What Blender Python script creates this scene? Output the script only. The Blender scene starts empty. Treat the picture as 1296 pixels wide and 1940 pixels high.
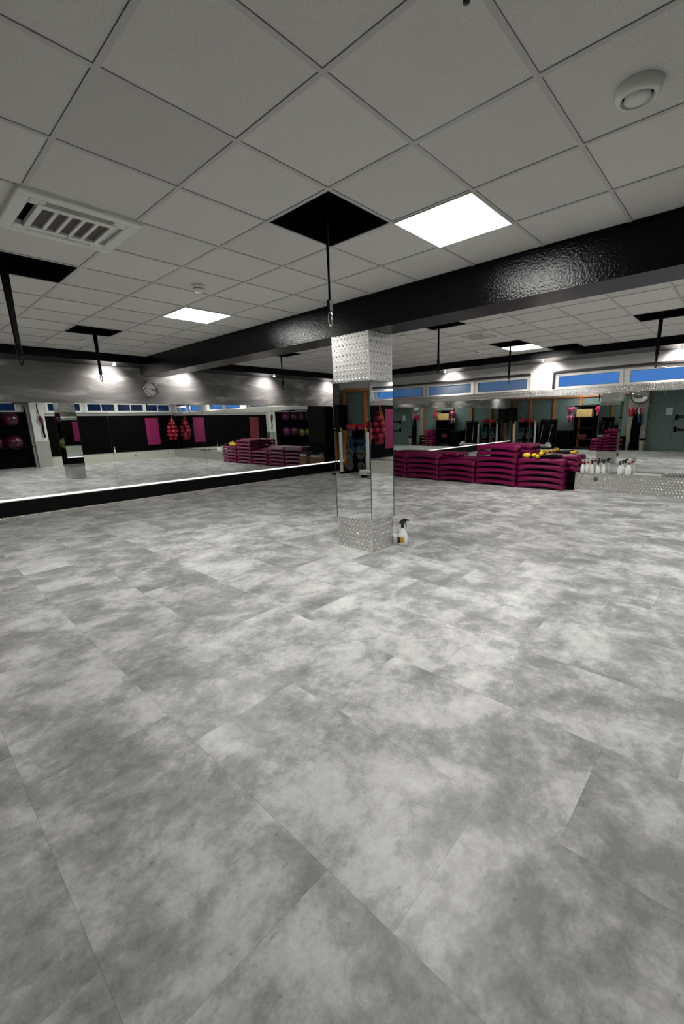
import bpy, math, random
from mathutils import Matrix, Vector
random.seed(7)
S = bpy.context.scene
COL = S.collection
PI = math.pi

# ---------------------------------------------------------------- camera, world, exposure
cam_d = bpy.data.cameras.new('camera')
cam = bpy.data.objects.new('camera', cam_d)
COL.objects.link(cam)
cam.matrix_world = Matrix((
    (0.6624217290, 0.1816686758, -0.7267695269, -1.39293),
    (-0.7488012789, 0.1317844395, -0.6495609989, -1.41591),
    (-0.0222279718, 0.9744892784, 0.2233306149, 1.57959),
    (0, 0, 0, 1)))
cam_d.sensor_fit = 'HORIZONTAL'
cam_d.sensor_width = 36.0
cam_d.lens = 22.375
cam_d.shift_x = -0.03505
cam_d.shift_y = 0.00877
cam_d.clip_start = 0.05
cam_d.clip_end = 200
S.camera = cam
S.view_settings.view_transform = 'Standard'
S.view_settings.look = 'None'
S.view_settings.gamma = 1.0
S.view_settings.exposure = 0.0
S.view_settings.use_curve_mapping = False
S.cycles.caustics_reflective = True
S.cycles.caustics_refractive = False
S.cycles.sample_clamp_indirect = 6.0
S.cycles.max_bounces = 10
S.cycles.glossy_bounces = 8
S.cycles.diffuse_bounces = 4
w = bpy.data.worlds.new('dusk_sky')
S.world = w
w.use_nodes = True
nt = w.node_tree
bg = nt.nodes['Background']
bg.inputs[0].default_value = (0.075, 0.225, 0.62, 1)
bg.inputs[1].default_value = 1.0

LED_STRENGTH = 54.0
SPOT_POWER = 34.0
H = 2.890          # suspended ceiling height
XW, XE = -3.70, 8.82    # entrance wall, window wall (mirror face)
YS, YN = -3.90, 8.33    # rear wall, mirror wall
BH = 2.75          # underside of the black bulkheads
BX0, BX1 = 2.365, 2.763  # beam

# ---------------------------------------------------------------- materials
def newmat(name):
    m = bpy.data.materials.new(name)
    m.use_nodes = True
    return m, m.node_tree, m.node_tree.nodes['Principled BSDF']
def flat(name, col, rough=0.6, metal=0.0, spec=0.5, bump=0.0, bscale=60, coat=0.0, var=0.0):
    m, t, b = newmat(name)
    b.inputs['Base Color'].default_value = (*col, 1)
    b.inputs['Roughness'].default_value = rough
    b.inputs['Metallic'].default_value = metal
    b.inputs['Specular IOR Level'].default_value = spec
    b.inputs['Coat Weight'].default_value = coat
    tc = t.nodes.new('ShaderNodeTexCoord')
    if bump:
        n = t.nodes.new('ShaderNodeTexNoise'); n.inputs['Scale'].default_value = bscale
        n.inputs['Detail'].default_value = 3
        bp = t.nodes.new('ShaderNodeBump'); bp.inputs['Strength'].default_value = bump
        bp.inputs['Distance'].default_value = 0.01
        t.links.new(tc.outputs['Object'], n.inputs['Vector'])
        t.links.new(n.outputs['Fac'], bp.inputs['Height'])
        t.links.new(bp.outputs['Normal'], b.inputs['Normal'])
    if var:
        n = t.nodes.new('ShaderNodeTexNoise'); n.inputs['Scale'].default_value = 9
        r = t.nodes.new('ShaderNodeMapRange')
        r.inputs['From Min'].default_value = .3; r.inputs['From Max'].default_value = .7
        r.inputs['To Min'].default_value = 1 - var; r.inputs['To Max'].default_value = 1 + var
        mx = t.nodes.new('ShaderNodeVectorMath'); mx.operation = 'SCALE'
        mx.inputs[0].default_value = col
        t.links.new(tc.outputs['Object'], n.inputs['Vector'])
        t.links.new(n.outputs['Fac'], r.inputs['Value'])
        t.links.new(r.outputs['Result'], mx.inputs['Scale'])
        t.links.new(mx.outputs['Vector'], b.inputs['Base Color'])
    return m
def emit(name, col, strength):
    m, t, b = newmat(name)
    b.inputs['Base Color'].default_value = (.8, .8, .8, 1)
    b.inputs['Emission Color'].default_value = (*col, 1)
    b.inputs['Emission Strength'].default_value = strength
    return m
def N(t, typ, **kw):
    n = t.nodes.new(typ)
    for k, v in kw.items():
        if k.startswith('i_'): n.inputs[int(k[2:])].default_value = v
        else: setattr(n, k, v)
    return n
def math_n(t, op, a, b=None, c=None):
    n = t.nodes.new('ShaderNodeMath'); n.operation = op
    for i, v in enumerate((a, b, c)):
        if v is None: continue
        if hasattr(v, 'links') or hasattr(v, 'is_linked'): t.links.new(v, n.inputs[i])
        else: n.inputs[i].default_value = v
    return n.outputs[0]

def mat_floor():
    m, t, b = newmat('vinyl_floor_tiles')
    tc = N(t, 'ShaderNodeTexCoord')
    sx = N(t, 'ShaderNodeSeparateXYZ'); t.links.new(tc.outputs['Object'], sx.inputs[0])
    u = math_n(t, 'DIVIDE', math_n(t, 'ADD', sx.outputs[0], 0.60), 0.64)
    row = math_n(t, 'FLOOR', u)
    v = math_n(t, 'DIVIDE', math_n(t, 'ADD', math_n(t, 'ADD', sx.outputs[1], 0.78), math_n(t, 'MULTIPLY', row, 0.30)), 1.285)
    cell = math_n(t, 'FLOOR', v)
    idv = N(t, 'ShaderNodeCombineXYZ'); t.links.new(row, idv.inputs[0]); t.links.new(cell, idv.inputs[1])
    wn = N(t, 'ShaderNodeTexWhiteNoise', noise_dimensions='3D'); t.links.new(idv.outputs[0], wn.inputs['Vector'])
    off = N(t, 'ShaderNodeVectorMath', operation='SCALE'); off.inputs['Scale'].default_value = 30
    t.links.new(wn.outputs['Color'], off.inputs[0])
    add = N(t, 'ShaderNodeVectorMath', operation='ADD')
    t.links.new(tc.outputs['Object'], add.inputs[0]); t.links.new(off.outputs[0], add.inputs[1])
    def noise(scale, det, rough, dist=0.0):
        n = N(t, 'ShaderNodeTexNoise'); n.inputs['Scale'].default_value = scale
        n.inputs['Detail'].default_value = det; n.inputs['Roughness'].default_value = rough
        n.inputs['Distortion'].default_value = dist
        t.links.new(add.outputs[0], n.inputs['Vector']); return n.outputs['Fac']
    a = noise(2.7, 9, .62, .3); c = noise(15, 7, .72, .3); d = noise(70, 4, .7)
    mixv = math_n(t, 'ADD', math_n(t, 'MULTIPLY', a, .64), math_n(t, 'ADD', math_n(t, 'MULTIPLY', c, .27), math_n(t, 'MULTIPLY', d, .09)))
    mixv = math_n(t, 'ADD', mixv, math_n(t, 'MULTIPLY', math_n(t, 'SUBTRACT', wn.outputs['Value'], .5), .05))
    cr = N(t, 'ShaderNodeValToRGB')
    e = cr.color_ramp.elements
    e[0].position = .40; e[0].color = (.255, .255, .25, 1)
    e[1].position = .64; e[1].color = (.80, .80, .785, 1)
    x = cr.color_ramp.elements.new(.475); x.color = (.39, .39, .385, 1)
    x = cr.color_ramp.elements.new(.55); x.color = (.62, .62, .61, 1)
    t.links.new(mixv, cr.inputs[0])
    # dark flecks
    fl = noise(34, 2, .5)
    fm = N(t, 'ShaderNodeMapRange'); fm.inputs['From Min'].default_value = .68; fm.inputs['From Max'].default_value = .76
    fm.inputs['To Min'].default_value = 1; fm.inputs['To Max'].default_value = .72
    t.links.new(fl, fm.inputs['Value'])
    # seams
    fu = math_n(t, 'SUBTRACT', u, row); fv = math_n(t, 'SUBTRACT', v, cell)
    du = math_n(t, 'MULTIPLY', math_n(t, 'MINIMUM', fu, math_n(t, 'SUBTRACT', 1.0, fu)), .64)
    dv = math_n(t, 'MULTIPLY', math_n(t, 'MINIMUM', fv, math_n(t, 'SUBTRACT', 1.0, fv)), 1.285)
    dd = math_n(t, 'MINIMUM', du, dv)
    sm = N(t, 'ShaderNodeMapRange'); sm.inputs['From Min'].default_value = .0004; sm.inputs['From Max'].default_value = .0022
    sm.inputs['To Min'].default_value = .72; sm.inputs['To Max'].default_value = 1
    t.links.new(dd, sm.inputs['Value'])
    sc = N(t, 'ShaderNodeVectorMath', operation='SCALE')
    t.links.new(cr.outputs[0], sc.inputs[0])
    t.links.new(math_n(t, 'MULTIPLY', sm.outputs[0], fm.outputs[0]), sc.inputs['Scale'])
    t.links.new(sc.outputs[0], b.inputs['Base Color'])
    b.inputs['Roughness'].default_value = .43
    b.inputs['Specular IOR Level'].default_value = .6
    bp = N(t, 'ShaderNodeBump'); bp.inputs['Strength'].default_value = .12; bp.inputs['Distance'].default_value = .002
    t.links.new(math_n(t, 'ADD', c, sm.outputs[0]), bp.inputs['Height']); t.links.new(bp.outputs[0], b.inputs['Normal'])
    return m

def mat_ceiling():
    m, t, b = newmat('mineral_fibre_tile')
    tc = N(t, 'ShaderNodeTexCoord')
    at = N(t, 'ShaderNodeAttribute', attribute_name='tile_tone')
    n = N(t, 'ShaderNodeTexNoise'); n.inputs['Scale'].default_value = 170; n.inputs['Detail'].default_value = 2
    t.links.new(tc.outputs['Object'], n.inputs['Vector'])
    r = N(t, 'ShaderNodeMapRange'); r.inputs['From Min'].default_value = .3; r.inputs['From Max'].default_value = .7
    r.inputs['To Min'].default_value = .90; r.inputs['To Max'].default_value = 1.10
    t.links.new(n.outputs['Fac'], r.inputs['Value'])
    sc = N(t, 'ShaderNodeVectorMath', operation='SCALE'); sc.inputs[0].default_value = (.64, .63, .60)
    t.links.new(math_n(t, 'MULTIPLY', r.outputs[0], at.outputs['Fac']), sc.inputs['Scale'])
    t.links.new(sc.outputs[0], b.inputs['Base Color'])
    b.inputs['Roughness'].default_value = .9
    b.inputs['Specular IOR Level'].default_value = .15
    bp = N(t, 'ShaderNodeBump'); bp.inputs['Strength'].default_value = .25; bp.inputs['Distance'].default_value = .002
    t.links.new(n.outputs['Fac'], bp.inputs['Height']); t.links.new(bp.outputs[0], b.inputs['Normal'])
    return m

def mat_plate(name='diamond_plate', base=(.70, .70, .68), pitch=.056, rough=.16):
    m, t, b = newmat(name)
    uv = N(t, 'ShaderNodeUVMap')
    mp = N(t, 'ShaderNodeVectorMath', operation='SCALE'); mp.inputs['Scale'].default_value = 1 / pitch
    t.links.new(uv.outputs[0], mp.inputs[0])
    sx = N(t, 'ShaderNodeSeparateXYZ'); t.links.new(mp.outputs[0], sx.inputs[0])
    Y = sx.outputs[1]
    fy = math_n(t, 'FLOOR', Y)
    X = math_n(t, 'ADD', sx.outputs[0], math_n(t, 'MULTIPLY', fy, .5))
    fx = math_n(t, 'FLOOR', X)
    lx = math_n(t, 'SUBTRACT', math_n(t, 'SUBTRACT', X, fx), .5)
    ly = math_n(t, 'SUBTRACT', math_n(t, 'SUBTRACT', Y, fy), .5)
    par = math_n(t, 'MODULO', math_n(t, 'ABSOLUTE', fy), 2.0)
    sgn = math_n(t, 'SUBTRACT', math_n(t, 'MULTIPLY', par, 2.0), 1.0)
    sly = math_n(t, 'MULTIPLY', ly, sgn)
    al = math_n(t, 'MULTIPLY', math_n(t, 'ADD', lx, sly), .7071)
    ac = math_n(t, 'MULTIPLY', math_n(t, 'SUBTRACT', lx, sly), .7071)
    d = math_n(t, 'ADD', math_n(t, 'POWER', math_n(t, 'DIVIDE', al, .50), 2.0), math_n(t, 'POWER', math_n(t, 'DIVIDE', ac, .20), 2.0))
    h = math_n(t, 'SQRT', math_n(t, 'MAXIMUM', math_n(t, 'SUBTRACT', 1.0, d), 0.0))
    bp = N(t, 'ShaderNodeBump'); bp.inputs['Strength'].default_value = 1.0; bp.inputs['Distance'].default_value = .008
    t.links.new(h, bp.inputs['Height']); t.links.new(bp.outputs[0], b.inputs['Normal'])
    msk = math_n(t, 'MINIMUM', math_n(t, 'MULTIPLY', h, 2.5), 1.0)
    mc = N(t, 'ShaderNodeMix', data_type='RGBA')
    mc.inputs[6].default_value = (base[0] * .84, base[1] * .84, base[2] * .84, 1); mc.inputs[7].default_value = (.95, .95, .93, 1)
    t.links.new(msk, mc.inputs[0]); t.links.new(mc.outputs[2], b.inputs['Base Color'])
    b.inputs['Metallic'].default_value = 1.0
    t.links.new(math_n(t, 'ADD', .42, math_n(t, 'MULTIPLY', msk, rough - .42)), b.inputs['Roughness'])
    return m

def mat_concrete():
    m, t, b = newmat('brushed_concrete_paint')
    tc = N(t, 'ShaderNodeTexCoord')
    mp = N(t, 'ShaderNodeMapping'); mp.inputs['Scale'].default_value = (.8, 1, 3.6); mp.inputs['Rotation'].default_value = (0, .25, 0)
    t.links.new(tc.outputs['Object'], mp.inputs[0])
    n = N(t, 'ShaderNodeTexNoise'); n.inputs['Scale'].default_value = 1.5; n.inputs['Detail'].default_value = 6; n.inputs['Distortion'].default_value = .7
    t.links.new(mp.outputs[0], n.inputs['Vector'])
    cr = N(t, 'ShaderNodeValToRGB'); e = cr.color_ramp.elements
    e[0].position = .40; e[0].color = (.20, .197, .192, 1)
    e[1].position = .72; e[1].color = (.66, .655, .64, 1)
    x = e.new(.56); x.color = (.29, .286, .278, 1)
    t.links.new(n.outputs['Fac'], cr.inputs[0])
    t.links.new(cr.outputs[0], b.inputs['Base Color'])
    b.inputs['Roughness'].default_value = .6
    return m

def mat_beam():
    m, t, b = newmat('gloss_black_textured_paint')
    tc = N(t, 'ShaderNodeTexCoord')
    n = N(t, 'ShaderNodeTexNoise'); n.inputs['Scale'].default_value = 55; n.inputs['Detail'].default_value = 3
    t.links.new(tc.outputs['Object'], n.inputs['Vector'])
    bp = N(t, 'ShaderNodeBump'); bp.inputs['Strength'].default_value = .55; bp.inputs['Distance'].default_value = .006
    t.links.new(n.outputs['Fac'], bp.inputs['Height']); t.links.new(bp.outputs[0], b.inputs['Normal'])
    b.inputs['Base Color'].default_value = (.0016, .0017, .0022, 1)
    b.inputs['Roughness'].default_value = .20
    b.inputs['Specular IOR Level'].default_value = .14
    return m

def mat_wood(name, col, col2, scale=(14, 14, 1.2)):
    m, t, b = newmat(name)
    tc = N(t, 'ShaderNodeTexCoord')
    mp = N(t, 'ShaderNodeMapping'); mp.inputs['Scale'].default_value = scale
    t.links.new(tc.outputs['Object'], mp.inputs[0])
    n = N(t, 'ShaderNodeTexNoise'); n.inputs['Scale'].default_value = 2.5; n.inputs['Detail'].default_value = 4
    t.links.new(mp.outputs[0], n.inputs['Vector'])
    cr = N(t, 'ShaderNodeValToRGB'); e = cr.color_ramp.elements
    e[0].position = .35; e[0].color = (*col, 1); e[1].position = .7; e[1].color = (*col2, 1)
    t.links.new(n.outputs['Fac'], cr.inputs[0]); t.links.new(cr.outputs[0], b.inputs['Base Color'])
    b.inputs['Roughness'].default_value = .45
    return m

def mat_glass(name='window_glass', tint=(.93, .95, .95), haze=0.0):
    m, t, b = newmat(name)
    out = t.nodes['Material Output']
    tr = N(t, 'ShaderNodeBsdfTransparent'); gl = N(t, 'ShaderNodeBsdfGlossy'); gl.inputs['Roughness'].default_value = .02
    tr.inputs['Color'].default_value = (*tint, 1)
    mx = N(t, 'ShaderNodeMixShader'); mx.inputs[0].default_value = .025
    t.links.new(tr.outputs[0], mx.inputs[1]); t.links.new(gl.outputs[0], mx.inputs[2]); 
    df = N(t, 'ShaderNodeBsdfDiffuse'); df.inputs['Color'].default_value = (.5, .5, .47, 1)
    m2 = N(t, 'ShaderNodeMixShader'); m2.inputs[0].default_value = haze
    t.links.new(mx.outputs[0], m2.inputs[1]); t.links.new(df.outputs[0], m2.inputs[2]); t.links.new(m2.outputs[0], out.inputs[0])
    return m

M = {}
M['floor'] = mat_floor()
M['tile'] = mat_ceiling()
M['tbar'] = flat('ceiling_grid_metal', (.52, .51, .485), .7, bump=.1, bscale=200)
M['plate'] = mat_plate()
M['plate_s'] = mat_plate('diamond_plate_fine', (.75, .74, .70), .040, .2)
M['alu'] = flat('brushed_aluminium', (.72, .72, .70), .3, 1.0, bump=.05, bscale=150)
M['pale_metal'] = flat('pale_brushed_metal', (.62, .61, .54), .55, .35, bump=.05, bscale=90)
M['chrome'] = flat('chrome', (.8, .8, .8), .08, 1.0, bump=.02, bscale=20)
M['mirror'] = flat('mirror_glass', (.76, .80, .77), .0, 1.0)
M['mirror'].node_tree.nodes['Principled BSDF'].inputs['Roughness'].default_value = 0
M['concrete'] = mat_concrete()
M['beam'] = mat_beam()
M['black'] = flat('matte_black', (.0012, .0012, .0012), .75, spec=.06, var=.3)
M['blackg'] = flat('satin_black', (.0025, .0025, .003), .38, spec=.15, bump=.1, bscale=80)
M['rubber'] = flat('black_rubber', (.003, .003, .0035), .55, spec=.15, bump=.15, bscale=120)
M['white_wall'] = flat('white_plaster', (.62, .615, .60), .75, bump=.15, bscale=40, var=.04)
M['pvc'] = flat('white_window_plastic', (.88, .87, .83), .35, bump=.02, bscale=30)
M['trimdark'] = flat('dark_roller_track', (.03, .024, .022), .5, var=.2)
M['teal'] = flat('teal_grey_panel', (.115, .165, .156), .5, var=.06, bump=.05, bscale=30)
M['greypillar'] = flat('pillar_grey_plaster', (.30, .29, .27), .75, bump=.2, bscale=30, var=.08)
M['orange_wood'] = mat_wood('orange_varnished_wood', (.36, .10, .022), (.50, .17, .045))
M['pale_wood'] = mat_wood('pale_pine', (.40, .26, .10), (.62, .42, .19), (1.5, 2, 16))
M['step'] = flat('burgundy_plastic', (.17, .0008, .055), .36, spec=.32, bump=.12, bscale=90, var=.08)
M['step_mat'] = flat('burgundy_grip_rubber', (.18, .001, .058), .5, spec=.25, bump=.5, bscale=220, var=.06)
M['pinkmat'] = flat('magenta_foam', (.22, .002, .075), .7, bump=.2, bscale=120, var=.06)
M['darkmat'] = flat('dark_red_foam', (.10, .004, .012), .75, bump=.2, bscale=120, var=.06)
M['yellow'] = flat('yellow_rubber', (.85, .55, .02), .5, bump=.15, bscale=100, var=.08)
M['limey'] = flat('lime_green_foam', (.42, .48, .12), .55, bump=.15, bscale=100, var=.1)
M['bottle'] = flat('white_translucent_plastic', (.93, .93, .91), .35, bump=.03, bscale=40)
_b = M['bottle'].node_tree.nodes['Principled BSDF']; _b.inputs['Subsurface Weight'].default_value = .6; _b.inputs['Subsurface Radius'].default_value = (.05, .05, .05); _b.inputs['Subsurface Scale'].default_value = 1.0
M['red'] = flat('red_plastic', (.42, .006, .03), .4, bump=.05, bscale=50)
M['yl'] = flat('yellow_print', (.62, .40, .03), .5, var=.15)
M['redball'] = flat('red_rubber_ball', (.36, .008, .025), .32, bump=.1, bscale=60, var=.1)
M['pinkball'] = flat('pink_rubber_ball', (.42, .02, .07), .32, bump=.1, bscale=60, var=.1)
M['darkball'] = flat('navy_rubber_ball', (.03, .035, .06), .35, bump=.1, bscale=60)
M['limeball'] = flat('dull_lime_ball', (.13, .145, .035), .4, bump=.05, bscale=30, var=.06)
M['gymball'] = flat('magenta_gym_ball', (.045, .001, .020), .3, bump=.05, bscale=30, var=.06)
M['orange'] = flat('orange_cord', (.62, .10, .01), .6, bump=.2, bscale=120)
M['blue'] = flat('blue_foam', (.004, .030, .075), .5, bump=.2, bscale=90, var=.1)
M['cyan'] = flat('cyan_rubber', (.008, .085, .14), .45, bump=.1, bscale=60)
M['greyplate'] = flat('grey_weight_plate', (.055, .06, .058), .5, bump=.1, bscale=70, var=.1)
M['white'] = flat('white_enamel', (.66, .66, .62), .35, bump=.03, bscale=40)
M['paper'] = flat('white_paper', (.58, .60, .58), .8, bump=.03, bscale=80)
M['card'] = flat('brown_cardboard', (.34, .19, .11), .85, bump=.15, bscale=60, var=.1)
M['speaker'] = flat('speaker_black', (.0012, .0012, .0014), .6, spec=.08, bump=.3, bscale=400)
M['clockface'] = flat('clock_face_grey', (.62, .62, .60), .5, var=.05)
M['ac'] = flat('ac_white_plastic', (.72, .73, .69), .4, bump=.03, bscale=60)
M['acdark'] = flat('ac_filter_grey', (.10, .085, .075), .8, bump=.3, bscale=200)
M['led'] = emit('led_panel_diffuser', (1.0, .985, .95), LED_STRENGTH)
M['ledstrip'] = emit('led_strip_diffuser', (1.0, .99, .96), 1.6)
M['spotlens'] = emit('spotlight_lens', (1.0, .93, .88), 30.0)
M['glass'] = mat_glass()
M['glass_haze'] = mat_glass('hazy_window_glass', (.62, .66, .62), .16)
M['glass_dark'] = mat_glass('tinted_window_glass', (.16, .22, .28), .02)
M['socket'] = flat('grey_socket_plastic', (.10, .10, .085), .5, bump=.1, bscale=50)
M['cable'] = flat('black_cable_rubber', (.012, .012, .012), .5, bump=.1, bscale=90)

# ---------------------------------------------------------------- mesh builder
class MB:
    def __init__(s): s.v = []; s.f = []; s.mi = []; s.sm = []
    def add(s, vs, fs, mi=0, smooth=False, mtx=None):
        o = len(s.v)
        s.v += [tuple(mtx @ Vector(p)) if mtx else tuple(p) for p in vs]
        for f in fs:
            s.f.append([o + i for i in f]); s.mi.append(mi); s.sm.append(smooth)
        return s
    def box(s, x0, x1, y0, y1, z0, z1, mi=0, mtx=None):
        vs = [(x, y, z) for z in (z0, z1) for y in (y0, y1) for x in (x0, x1)]
        return s.add(vs, [(0, 2, 3, 1), (4, 5, 7, 6), (0, 1, 5, 4), (2, 6, 7, 3), (0, 4, 6, 2), (1, 3, 7, 5)], mi, False, mtx)
    def bbox(s, x0, x1, y0, y1, z0, z1, b=.01, mi=0, mtx=None):
        # box with chamfered edges
        vs = []; idx = {}
        for ix, x in enumerate((x0, x1)):
            for iy, y in enumerate((y0, y1)):
                for iz, z in enumerate((z0, z1)):
                    sx, sy, sz = (b if ix == 0 else -b), (b if iy == 0 else -b), (b if iz == 0 else -b)
                    for k, p in enumerate(((x, y + sy, z + sz), (x + sx, y, z + sz), (x + sx, y + sy, z))):
                        idx[(ix, iy, iz, k)] = len(vs); vs.append(p)
        fs = []
        I = idx
        for a in (0, 1):
            q = [I[(a, i, j, 0)] for i, j in ((0, 0), (1, 0), (1, 1), (0, 1))]; fs.append(q if a else q[::-1])
            q = [I[(i, a, j, 1)] for i, j in ((0, 0), (0, 1), (1, 1), (1, 0))]; fs.append(q if a else q[::-1])
            q = [I[(i, j, a, 2)] for i, j in ((0, 0), (1, 0), (1, 1), (0, 1))]; fs.append(q if a else q[::-1])
        for i in (0, 1):
            for j in (0, 1):
                fs.append([I[(i, j, 0, 0)], I[(i, j, 1, 0)], I[(i, j, 1, 1)], I[(i, j, 0, 1)]])
                fs.append([I[(i, 0, j, 0)], I[(i, 1, j, 0)], I[(i, 1, j, 2)], I[(i, 0, j, 2)]])
                fs.append([I[(0, i, j, 1)], I[(1, i, j, 1)], I[(1, i, j, 2)], I[(0, i, j, 2)]])
                for k in (0, 1):
                    fs.append([I[(i, j, k, 0)], I[(i, j, k, 1)], I[(i, j, k, 2)]])
        return s.add(vs, fs, mi, False, mtx)
    def lathe(s, prof, n=24, mi=0, mtx=None, smooth=True, cap=True):
        vs = []; fs = []
        for r, z in prof:
            for k in range(n):
                a = 2 * PI * k / n; vs.append((r * math.cos(a), r * math.sin(a), z))
        for i in range(len(prof) - 1):
            for k in range(n):
                fs.append((i * n + k, i * n + (k + 1) % n, (i + 1) * n + (k + 1) % n, (i + 1) * n + k))
        s.add(vs, fs, mi, smooth, mtx)
        if cap:
            for i in (0, len(prof) - 1):
                if prof[i][0] > 1e-4:
                    c = [(prof[i][0] * math.cos(2 * PI * k / n), prof[i][0] * math.sin(2 * PI * k / n), prof[i][1]) for k in range(n)]
                    s.add(c, [tuple(range(n)) if i else tuple(range(n))[::-1]], mi, False, mtx)
        return s
    def cyl(s, p0, p1, r, n=14, mi=0, r1=None):
        p0, p1 = Vector(p0), Vector(p1); d = p1 - p0
        q = d.to_track_quat('Z', 'Y').to_matrix().to_4x4(); q.translation = p0
        return s.lathe([(r, 0), (r if r1 is None else r1, d.length)], n, mi, q)
    def tube(s, pts, r, n=10, mi=0, closed=False):
        pts = [Vector(p) for p in pts]; rings = []; L = len(pts)
        up = None
        for i, p in enumerate(pts):
            a = pts[(i - 1) % L] if (closed or i > 0) else p
            c = pts[(i + 1) % L] if (closed or i < L - 1) else p
            t = (c - a).normalized()
            if up is None:
                up = Vector((0, 0, 1)) if abs(t.z) < .9 else Vector((1, 0, 0))
            u = (up - t * up.dot(t)).normalized(); up = u
            v = t.cross(u)
            rr = r[i] if isinstance(r, (list, tuple)) else r
            rings.append([p + (u * math.cos(2 * PI * k / n) + v * math.sin(2 * PI * k / n)) * rr for k in range(n)])
        vs = [q for ring in rings for q in ring]; fs = []
        for i in range(L if closed else L - 1):
            j = (i + 1) % L
            for k in range(n):
                fs.append((i * n + k, i * n + (k + 1) % n, j * n + (k + 1) % n, j * n + k))
        if not closed:
            fs.append(tuple(range(n))[::-1]); fs.append(tuple((L - 1) * n + k for k in range(n)))
        return s.add(vs, fs, mi, True)
    def sphere(s, c, r, n=18, m=10, mi=0, sc=(1, 1, 1)):
        prof = [(max(r * math.sin(PI * i / m), 1e-5), -r * math.cos(PI * i / m)) for i in range(m + 1)]
        mt = Matrix.Translation(c) @ Matrix.Diagonal((*sc, 1))
        return s.lathe(prof, n, mi, mt, True, False)
    def prism(s, poly, a0, a1, axis='y', mi=0, mtx=None):
        # poly in the two other axes, extruded along axis
        def P(p, a):
            return {'x': (a, p[0], p[1]), 'y': (p[0], a, p[1]), 'z': (p[0], p[1], a)}[axis]
        n = len(poly)
        vs = [P(p, a0) for p in poly] + [P(p, a1) for p in poly]
        fs = [tuple(range(n)), tuple(range(2 * n - 1, n - 1, -1))]
        fs += [(i, n + i, n + (i + 1) % n, (i + 1) % n) for i in range(n)]
        return s.add(vs, fs, mi, False, mtx)
    def build(s, name, mats, parent=None, loc=(0, 0, 0), rotz=0):
        me = bpy.data.meshes.new(name)
        me.from_pydata(s.v, [], s.f); me.update()
        if not isinstance(mats, (list, tuple)): mats = [mats]
        for m in mats: me.materials.append(M[m] if isinstance(m, str) else m)
        for p, mi, sm in zip(me.polygons, s.mi, s.sm):
            p.material_index = min(mi, len(mats) - 1); p.use_smooth = sm
        uv = me.uv_layers.new(name='UVMap')
        for p in me.polygons:
            nx, ny, nz = abs(p.normal.x), abs(p.normal.y), abs(p.normal.z)
            for li in p.loop_indices:
                c = me.vertices[me.loops[li].vertex_index].co
                uv.data[li].uv = (c.x, c.y) if nz >= nx and nz >= ny else ((c.y, c.z) if nx >= ny else (c.x, c.z))
        o = bpy.data.objects.new(name, me)
        COL.objects.link(o)
        o.location = loc; o.rotation_euler = (0, 0, rotz)
        if parent: o.parent = parent
        return o
def tag(o, label, cat, group=None):
    o['label'] = label; o['category'] = cat
    if group: o['group'] = group
    return o
def empty(name, loc, label=None, cat=None, group=None, rotz=0):
    o = bpy.data.objects.new(name, None); COL.objects.link(o)
    o.empty_display_size = .1
    o.location = loc; o.rotation_euler = (0, 0, rotz)
    if label: tag(o, label, cat, group)
    return o
def dup(root, loc, label=None, rotz=None, group=None):
    def cp(o, par):
        c = o.copy(); COL.objects.link(c)
        if par: c.parent = par
        for ch in [x for x in kids.get(o.name, [])]: cp(ch, c)
        return c
    kids = {}
    for x in bpy.data.objects:
        if x.parent: kids.setdefault(x.parent.name, []).append(x)
    r = cp(root, None); r.location = loc
    if rotz is not None: r.rotation_euler = (0, 0, rotz)
    if label: r['label'] = label
    if group: r['group'] = group
    return r
def struct(o): o['kind'] = 'structure'; return o

# ================================================================ SETTING
struct(MB().box(XW - .3, XE + .3, YS - .3, YN + .3, -.12, 0).build('floor', 'floor'))

# ---- suspended ceiling with holes
holes = [(.6, .6), (-.6, 3.0), (.6, 5.4), (3.9, 5.4), (3.9, 1.8), (6.3, 1.8), (5.7, -.6), (7.5, 1.2)]
leds = [(1.2, 0.0), (1.2, 3.6), (6.9, 1.8), (-3.0, 4.2), (3.9, -2.4), (6.3, -3.0)]
acs = [(-.6, 1.8), (5.1, 1.8)]
skip = set((round(a, 2), round(b, 2)) for a, b in holes + leds + acs)
cb = MB(); bars = MB(); tones = []
g, w2 = .0014, .012
def zone(x0, x1, y0, y1, ox):
    kx0, kx1 = math.floor((x0 - ox) / .6 + 1e-6), math.ceil((x1 - ox) / .6 - 1e-6)
    ky0, ky1 = math.floor(y0 / .6 + 1e-6), math.ceil(y1 / .6 - 1e-6)
    for i in range(kx0, kx1):
        for j in range(ky0, ky1):
            a, b_ = ox + i * .6, j * .6
            if (round(a, 2), round(b_, 2)) in skip: continue
            xa, xb = max(a + w2 + g, x0), min(a + .6 - w2 - g, x1)
            ya, yb = max(b_ + w2 + g, y0), min(b_ + .6 - w2 - g, y1)
            if xb - xa < .01 or yb - ya < .01: continue
            n0 = len(cb.f)
            cb.box(xa, xb, ya, yb, H + .005, H + .02)
            rnd = random.Random(i * 131 + j * 17)
            tn = 1 + rnd.uniform(-.05, .05)
            if (i, j) == (-1, 1): tn = .86
            tones.extend([tn] * (len(cb.f) - n0))
    for i in range(kx0, kx1 + 1):
        a = ox + i * .6
        if x0 <= a <= x1: bars.box(a - w2, a + w2, y0, y1, H, H + .004)
    for j in range(ky0, ky1 + 1):
        b_ = j * .6
        if y0 <= b_ <= y1:
            for i in range(kx0, kx1):
                xa, xb = max(ox + i * .6 + w2, x0), min(ox + (i + 1) * .6 - w2, x1)
                if xb > xa: bars.box(xa, xb, b_ - w2, b_ + w2, H, H + .004)
zone(XW, BX0, YS, 7.637, 0.0)
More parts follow.
